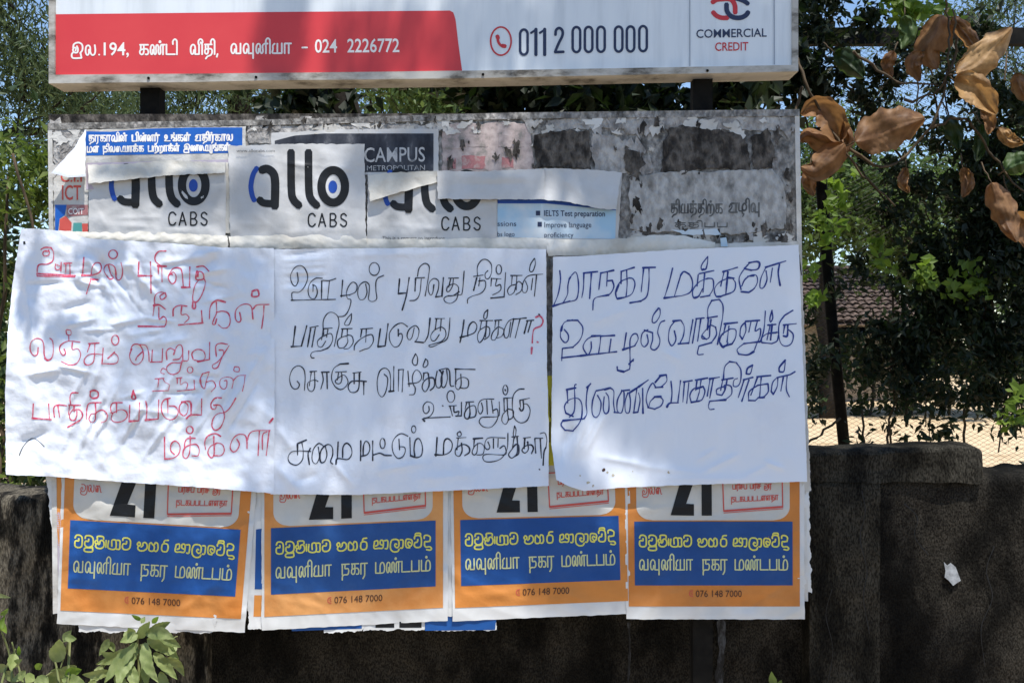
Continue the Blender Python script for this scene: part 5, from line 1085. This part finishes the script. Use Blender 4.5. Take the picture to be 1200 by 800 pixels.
BLK += S(325, 480, '''*155,265 228,234; *157,270 158,352; 192,258 202,320 195,390 150,430 98,412 84,370 110,330 170,320 262,324; *258,300 240,342 250,426;
320,290 328,370 302,420 272,392 280,312 322,262 362,282; *375,285 387,350 370,402 342,410 333,370 345,310 392,270 427,290 432,350 415,402 432,422; *475,250 468,382; *458,422 470,380 550,386 582,340 572,285 540,260 513,292 510,372;
*652,240 650,396; *650,362 700,350 722,310 715,262 690,245 673,282 670,350; *745,243 745,396; *750,352 800,338 840,354 892,356; o822,262,20,40; 1020,205 970,185 925,210 898,262 905,332 940,377 980,365 1000,320 990,290 950,288; *950,228 955,312;
1035,215 1040,362; *1040,357 1090,372 1127,350 1132,280 1108,225 1080,238 1068,300 1075,368; o1065,152,17,27''', 1.1)
BLK += S(480, 480, '''*215,215 205,362; *198,350 270,350 322,320 332,260 300,225 270,248 264,346; 368,220 442,215; 380,222 370,312; *405,260 410,320 388,362 358,346 365,300 420,270 462,290 467,330 430,357; o388,190,16,17; 402,180 392,166;
*498,226 572,220; *506,230 500,302; 532,260 525,332 503,352 488,330 510,282 552,260 582,290 572,345 525,352; 612,250 627,290 610,310 588,290 595,240 632,216 747,220; *655,225 655,300; 692,225 690,292; 705,300 738,280 752,312 742,350 600,347 572,370 590,402 650,404 712,382 752,330 766,280 768,182;
800,211 852,205; *817,210 805,292; *840,212 842,330 800,376 773,350 798,310 830,270 852,282 852,340 822,362; 820,125 810,190 822,220 832,160 822,128; 888,220 945,214; *900,222 895,302; *922,250 927,310 900,337 878,316 900,285 948,273 967,300 952,342; *978,225 985,337; 978,222 1040,221; *1020,225 1030,377;
1020,185 1056,180 1072,230 1066,290; *1066,290 1050,332 1043,432; 1012,462 1017,468''', 1.1)
words('handwritten_word', BLK, H2_, M['ink'], s2, 5)
ribbons('question_mark', S(480, 290, '*985,545 1018,535 1042,570 1025,612 975,635 962,680 958,745; *955,780 952,830; *996,736 1004,740', 1.3), H2_, M['inkred'], s2)
# right sheet
cl = [(655+k*7, 545-k*2, 672+k*10, 495-k*4, 2.8, .0030*rs.choice([1, -1])) for k in range(5)]
cl += [(662, 540, 690, 480, 4, .005), (655, 525, 675, 500, 5, -.003), (700, 535, 760, 545, 3.5, .002), (740, 545, 830, 555, 4, .0014), (820, 555, 870, 530, 3.5, .0022), (870, 560, 900, 545, 3, .0014), (895, 540, 920, 550, 3, .002), (815, 540, 840, 525, 3, .0016), (775, 410, 800, 424, 4, .0014), (690, 380, 740, 360, 6, .0014), (770, 560, 900, 562, 5, .0015)]
for k in range(10):
    x = 760+k*17+rs.uniform(-5, 5); cl.append((x, 470+rs.uniform(-60, 30), x+rs.uniform(-5, 5), 545, rs.uniform(4, 8), rs.uniform(.0005, .0013)*rs.choice([1, -1])))
cf3 = creases(cl)
def e3(x, y):
    bot = np.clip((y-525)/45, 0, 1)**1.6*(.008+.003*np.sin(x/30.))
    cor = np.clip((700-x)/50, 0, 1)**1.4*np.clip((y-500)/70, 0, 1)**1.3*.030
    return bot+cor+.004*np.sin((x-645)/300*math.pi)
H3_ = sheet_H(.0215, 521, .0018, crum=.0018, edges=e3, cr_=cf3, wl=80, an=(1, .3))
s3 = paper_thing('handwritten_sheet', 'shaded sheet with three lines of blue handwritten Tamil and a curled lower left corner', 'poster', (800, 565), 'handwritten protest sheets on the board')
sheet('paper', [(648, 301), (680, 300), (740, 296), (800, 292), (936, 287)], [(652, 562), (668, 570), (684, 575), (730, 571), (800, 568), (946, 564)], H3_, M['paper3'], s3, step=2, jag=.2, seed=4,
      L_=[(648, 301), (647, 430), (646, 520), (652, 562)], R_=[(936, 287), (941, 420), (946, 564)])
BLU = S(635, 290, '''140,180 145,260 125,370 90,455; *85,458 160,435; 160,435 230,420 272,400 287,320 280,230 262,192 230,220; *215,245 225,228; 215,240 203,300 200,365 165,435; *160,435 220,418;
*325,200 435,188; 328,200 325,310 312,392; *387,205 373,398; *458,200 562,178; 460,202 445,328; 512,195 506,302; *508,262 550,256; 550,256 562,310 522,370 440,385 405,410 398,488; *522,370 440,385;
*618,188 722,155; 620,195 618,282; 662,180 666,290 658,382; 682,238 612,270 578,340 590,400 642,390 702,362 727,290 712,245 680,238; *600,290 580,345; *590,400 642,390; *788,158 887,155; 795,165 776,345; 837,165 836,280 820,380 772,420; *775,418 688,432;
1022,160 995,270 955,400; *955,395 1050,382; 1040,384 1110,372 1165,342 1177,270 1152,210 1110,190; *1150,208 1110,188 1085,215; 1085,215 1035,382;
175,640 205,680 205,722 180,742 146,700 150,630; *150,650 158,615; 150,630 180,582 240,565; *200,570 280,568; 280,568 318,620 315,680 290,732 240,780; *245,778 160,788;
385,735 385,790 362,836 335,810 322,770 350,720 400,690; *390,692 460,688; 460,690 455,750 442,832; *460,692 568,686; 540,715 525,822; 660,665 640,795; *632,798 725,768; 725,768 752,715 740,675 710,680 690,720 688,790 690,912; *680,912 708,880; 715,872 712,888; 688,880 690,905; 685,950 640,970; *640,970 590,958; 588,930 590,960; 690,912 686,950;
822,680 830,740 800,775 775,742 785,670 830,640; *800,645 865,665; 865,665 865,720 850,780 880,800 912,770 922,720 905,660 925,590 960,570; 910,475 870,530 863,582 890,582 922,530 922,480 908,472;
1035,650 1047,720 1015,767 990,720 1000,630 1040,575; *1025,575 1085,568; 1088,570 1112,620 1105,690 1080,745; *1065,752 1148,746; 1180,563 1148,746''', 1.35)
BLU += S(635, 400, '160,55 155,150; *152,128 300,112; *300,112 585,80', 1.35)
BLU += S(780, 290, '''*262,205 378,180; 255,212 246,302; 305,205 292,350; 332,240 262,270 212,335 220,392 256,382 290,320; *225,392 262,380; 330,240 370,250 372,320 342,375; *345,375 272,388; 330,70 285,130 280,167 312,170 327,120 330,72; *285,175 300,170;
*448,190 562,155; 457,190 430,302; *487,190 470,370; 502,235 422,270 382,325 396,382 432,386; *396,382 440,380; 440,378 530,342 546,280 522,240; *480,235 535,240;
*615,165 650,130; *650,120 715,110 735,128 720,168 670,178; *670,178 615,165; 640,135 592,200 574,250 590,330; *590,345 650,350; 650,350 692,320 717,270 710,220 670,215 620,250 595,302; *690,220 640,225;
785,182 792,250 766,312 738,312 745,240 782,158; *780,155 940,105; 835,160 818,272; *890,130 880,200 895,297;
*237,556 302,550; 240,560 210,747; 275,558 250,732; 332,572 330,480 360,415; *358,415 420,405; 420,405 447,450 447,530 428,640 405,757; *325,550 405,537; *335,556 326,642; 355,560 345,640; 345,610 285,682 290,712 340,702 348,612 390,620; *285,690 320,718; 390,620 397,680 360,740; *360,742 260,770; 260,770 250,832 295,833;
*458,596 562,585; 470,600 450,682; 495,612 480,740; 502,638 440,680 422,742 450,782 490,742; *425,745 450,782; 500,635 547,642 547,700 520,752; *520,752 455,770; 622,590 627,650 600,716; *600,716 582,690; 580,690 590,620 632,575; *625,577 735,568; 667,580 650,662; 717,575 700,652 740,632 738,690 715,745 690,810; *690,812 640,838 572,832; 572,832 560,795 612,750; *612,750 740,735; 740,735 768,640 780,495;
*798,606 862,600; 818,600 792,720; *832,600 820,722; 872,662 800,670 755,702 750,740; *752,742 830,750; 830,750 870,730 882,685; *860,665 800,670; 832,490 815,552 820,582 837,550 832,492; *995,490 930,530; 930,530 890,590 884,680 902,750 942,770 985,745 997,680 960,640; 920,605 1022,594; *930,610 920,672; *955,605 950,690 920,690''', 1.35)
BLU += S(635, 400, '''*192,376 265,362; 197,376 203,482; 268,335 255,350 258,470 250,550 215,590; *190,560 245,585; 187,560 178,500 220,452 282,445 312,490 312,580 290,640 240,700; *245,698 180,692; 180,692 150,650 165,615; *165,618 330,602; 330,602 352,560 346,480 357,370 382,328; *350,360 382,328;
435,420 462,480 450,562 420,592 394,560 395,470 420,390; *425,385 490,372; 487,430 480,520 495,562 522,540 522,440 500,400; *490,375 535,362; 535,362 562,390 560,480 570,550; *565,552 600,556; 622,392 590,460 590,540 620,557 637,500 642,400 622,380; 672,400 650,470 655,550 682,552 692,470 682,400; *622,385 685,378; *685,400 755,355; *755,355 832,300; 742,370 730,460 718,555; *715,555 750,552; 750,552 767,460 755,400; *787,365 790,560;
*885,320 930,265; *920,268 972,260; 972,260 975,310 930,357; *945,355 885,360; 890,360 865,325 830,380 815,450 828,510; *828,515 885,528; 885,525 930,502 947,460 922,430; *930,430 880,432; 880,435 847,470 835,512''', 1.35)
BLU += S(780, 400, '''42,310 50,400 42,478; *10,512 32,482 100,478; 117,305 95,480; *140,316 208,305; 147,318 135,472; 182,320 165,482; *233,302 328,285; 245,305 235,382; 277,302 262,405; 292,350 220,370 190,420 200,472; *200,475 262,465; 240,470 262,400; *240,372 292,352; 292,350 307,390 287,450 262,465; *343,292 422,278; 347,295 325,427; 372,295 345,442;
*440,300 528,285; 447,300 430,382; 480,300 465,380; 452,290 462,200 500,157; *500,157 552,165; 552,165 587,220 587,300 565,347 530,347 535,302 562,288; 462,350 402,372 398,410; *400,412 440,420; 440,420 462,380 460,342 510,350 515,410 470,452; *470,455 345,466; 345,466 335,502 345,530 380,527;
*608,300 682,280; 612,305 568,437; *652,300 595,467; *680,185 640,210 630,252; 630,252 662,250 680,187; *712,276 822,265; 718,280 680,382 665,420; 747,280 735,430; *800,330 720,342; 720,342 655,390 648,450; *648,460 700,462; 700,462 735,430; 800,330 802,390 772,430; *770,435 720,440;
877,285 872,350 842,412; *842,412 825,390; 825,390 837,320 872,280; *870,282 975,258; 975,258 1012,235; 920,280 900,387; 950,265 943,370 967,432; *935,145 890,200 888,235; 890,237 922,235 932,190 935,147''', 1.35)
words('handwritten_word', BLU, H3_, M['inkblue'], s3, 4)
# stains on that sheet
stn = mat('rust_stain', [(.42, .34, .22), (.60, .55, .44)], scale=60)
def blot(x, y, r, seed): r_ = np.random.default_rng(seed); return [(x+r*(1+.35*r_.normal())*math.cos(t), y+r*.9*(1+.35*r_.normal())*math.sin(t)) for t in np.linspace(0, 6.28, 11)[:-1]]
for i, (x, y, r) in enumerate([(707, 550, 2.2), (718.5, 556.5, 1.8), (712, 553, 1.4), (689, 565, 1.8), (783.5, 553.5, 1.4), (741.5, 552, .8), (695, 569, 1.2), (680, 557, 1.0)]):
    polys('stain', [blot(x, y, r, i)], H3_, stn if i % 3 else M['brown_ink'] if i == 0 else stn, s3, .0006)
o = sheet('yellow_strip', [(641.5, 440), (649, 440)], [(641.5, 545), (649, 545)], lambda x, y: .0095+0*x, M['yellowstrip'], None); tag(o, 'yellow strip of a hidden poster in the gap between middle and right sheets', 'poster edge')
polys('black_mark', [[(643.8, 462), (645, 470), (645.6, 490), (644, 488)], [(643.6, 494), (645.2, 494), (645, 518), (643.4, 518)]], lambda x, y: .0095+0*x, M['black'], o, .0006)
o = sheet('sheet_margin', [(929, 284), (938.5, 284)], [(940, 575), (950, 575)], Hp(.0082, .0004, 150), M['oldpaper'], None, jag=.5); tag(o, 'narrow vertical strip of old white paper along the right edge of the board', 'torn paper', g)
ribbons('crack', S(780, 290, '1020,20 1042,60 1050,120 1062,215', 1.2), Hp(.0082, .0004, 150), M['black'], o)

# ------------------------------------------------------------------ WEEDS at bottom left
def weed(name, label, stems, leaves, d, m='leaf_weed', extra=None, group=None):
    root = W(stems[0][0][0], 800, d); root[2] = 0
    p = thing(name, root, label, 'weed', group)
    for st in stems:
        q = smooth_pts(st, 5); V = W(q[:, 0], q[:, 1], d+.03*np.sin(np.arange(len(q))*.2))
        g0 = V[0].copy(); g0[2] = 0; V = np.concatenate([wiggle(g0, V[0], 5, .03)[:-1], V])
        b = MB(); b.tube(V, np.linspace(.0040, .0016, len(V)), 6); b.build('stem', M['stem_green'], p, True)
    for i, lf in enumerate(leaves):
        (x0, y0, x1, y1, w) = lf[:5]; mm = lf[5] if len(lf) > 5 else m
        mx, my = (x0+x1)/2, (y0+y1)/2; L_ = math.hypot(x1-x0, y1-y0)
        bend = random.uniform(-.12, .12)*L_
        pts = [(x0, y0), (mx-(y1-y0)/L_*bend, my+(x1-x0)/L_*bend), (x1, y1)]
        q = smooth_pts(pts, 2.5); n = len(q); t = np.gradient(q, axis=0); t /= np.linalg.norm(t, axis=1)[:, None]; nr = np.stack([-t[:, 1], t[:, 0]], 1)
        s = np.linspace(0, 1, n); prof = w/2*np.sin(np.clip(s, 0, 1)**.72*math.pi)**.85*(1+.06*np.sin(s*40)); 
        tilt = random.uniform(-.05, .05); roll_ = random.uniform(-.5, .5); fold = random.uniform(.15, .5); dd = d+random.uniform(-.04, .04); V = []
        for j in np.linspace(-1, 1, 7):
            xy = q+nr*(prof*j)[:, None]
            dep = dd+tilt*s+(roll_*j-fold*abs(j))*prof/480+.0015*np.sin(s*22+j*3)-.02*s*s
            V.append(W(xy[:, 0], xy[:, 1], dep))
        mesh('leaf', np.stack(V, 1).reshape(-1, 3), grid_faces(n, 7), M[mm], p, True)
    return p
weed('broadleaf_weed', 'pale green leafy weed with drooping leaves in front of the first orange poster',
     [[(165, 800), (163, 770), (162, 745), (175, 728)], [(163, 760), (140, 765), (118, 780)], [(165, 755), (190, 752), (208, 745)], [(100, 810), (112, 790), (135, 768)]],
     [(158, 745, 150, 735, 10), (162, 748, 176, 728, 12), (170, 742, 205, 748, 16), (172, 748, 210, 772, 17), (170, 752, 186, 800, 15), (160, 752, 130, 790, 16), (158, 756, 122, 800, 15), (150, 760, 112, 778, 12), (162, 742, 140, 752, 12), (176, 738, 200, 728, 10), (158, 766, 138, 806, 16), (180, 764, 208, 796, 14),
      (176, 770, 172, 805, 13), (128, 748, 116, 768, 9), (126, 752, 134, 764, 8), (120, 780, 105, 800, 12), (128, 786, 96, 790, 11), (150, 738, 146, 752, 9), (165, 730, 170, 722, 6), (186, 745, 212, 758, 12), (205, 752, 196, 768, 10), (140, 770, 118, 764, 10), (90, 780, 60, 806, 12), (196, 770, 216, 792, 11), (150, 776, 160, 812, 14), (134, 792, 150, 818, 13), (112, 796, 88, 816, 12), (188, 786, 204, 816, 12), (166, 726, 154, 720, 5, 'leaf_bright'), (178, 730, 186, 722, 6, 'leaf_bright')], -.42)
weed('young_weed', 'bright green young weed with upright leaves left of the drooping one',
     [[(70, 805), (66, 780), (62, 765), (74, 752)], [(40, 810), (50, 795), (64, 785)], [(82, 745), (78, 760), (70, 785)]],
     [(62, 775, 70, 748, 20), (75, 752, 84, 738, 9), (76, 745, 90, 748, 9), (56, 792, 40, 812, 16), (66, 782, 74, 812, 22), (40, 790, 30, 800, 12), (42, 784, 50, 778, 8, 'leaf_bright'), (76, 790, 96, 784, 12, 'leaf_bright'), (72, 794, 104, 808, 16), (60, 800, 48, 820, 14), (30, 785, 12, 798, 9)], -.50)
weed('grass_weed', 'weed with narrow blades and thin stems at the far left bottom corner',
     [[(15, 800), (12, 770), (4, 745), (-6, 720)], [(30, 810), (20, 775), (14, 752)], [(2, 800), (8, 780), (18, 760)]],
     [(-10, 696, 13, 700, 5), (0, 720, 10, 712, 5, 'leaf_bright'), (-4, 728, 8, 742, 9, 'leaf_bright'), (2, 738, 6, 720, 6, 'leaf_bright'), (18, 765, 12, 785, 13), (8, 780, -8, 786, 10), (14, 782, 26, 772, 8), (-4, 765, -12, 752, 8), (6, 786, 18, 800, 11), (22, 768, 22, 756, 5, 'leaf_bright')], -.48)
weed('sprout', 'single small green sprout leaf at the bottom right below the posters', [[(908, 812), (906, 800)]], [(909, 804, 904, 786, 9, 'leaf_mid'), (909, 806, 916, 796, 6, 'leaf_mid')], -.1)
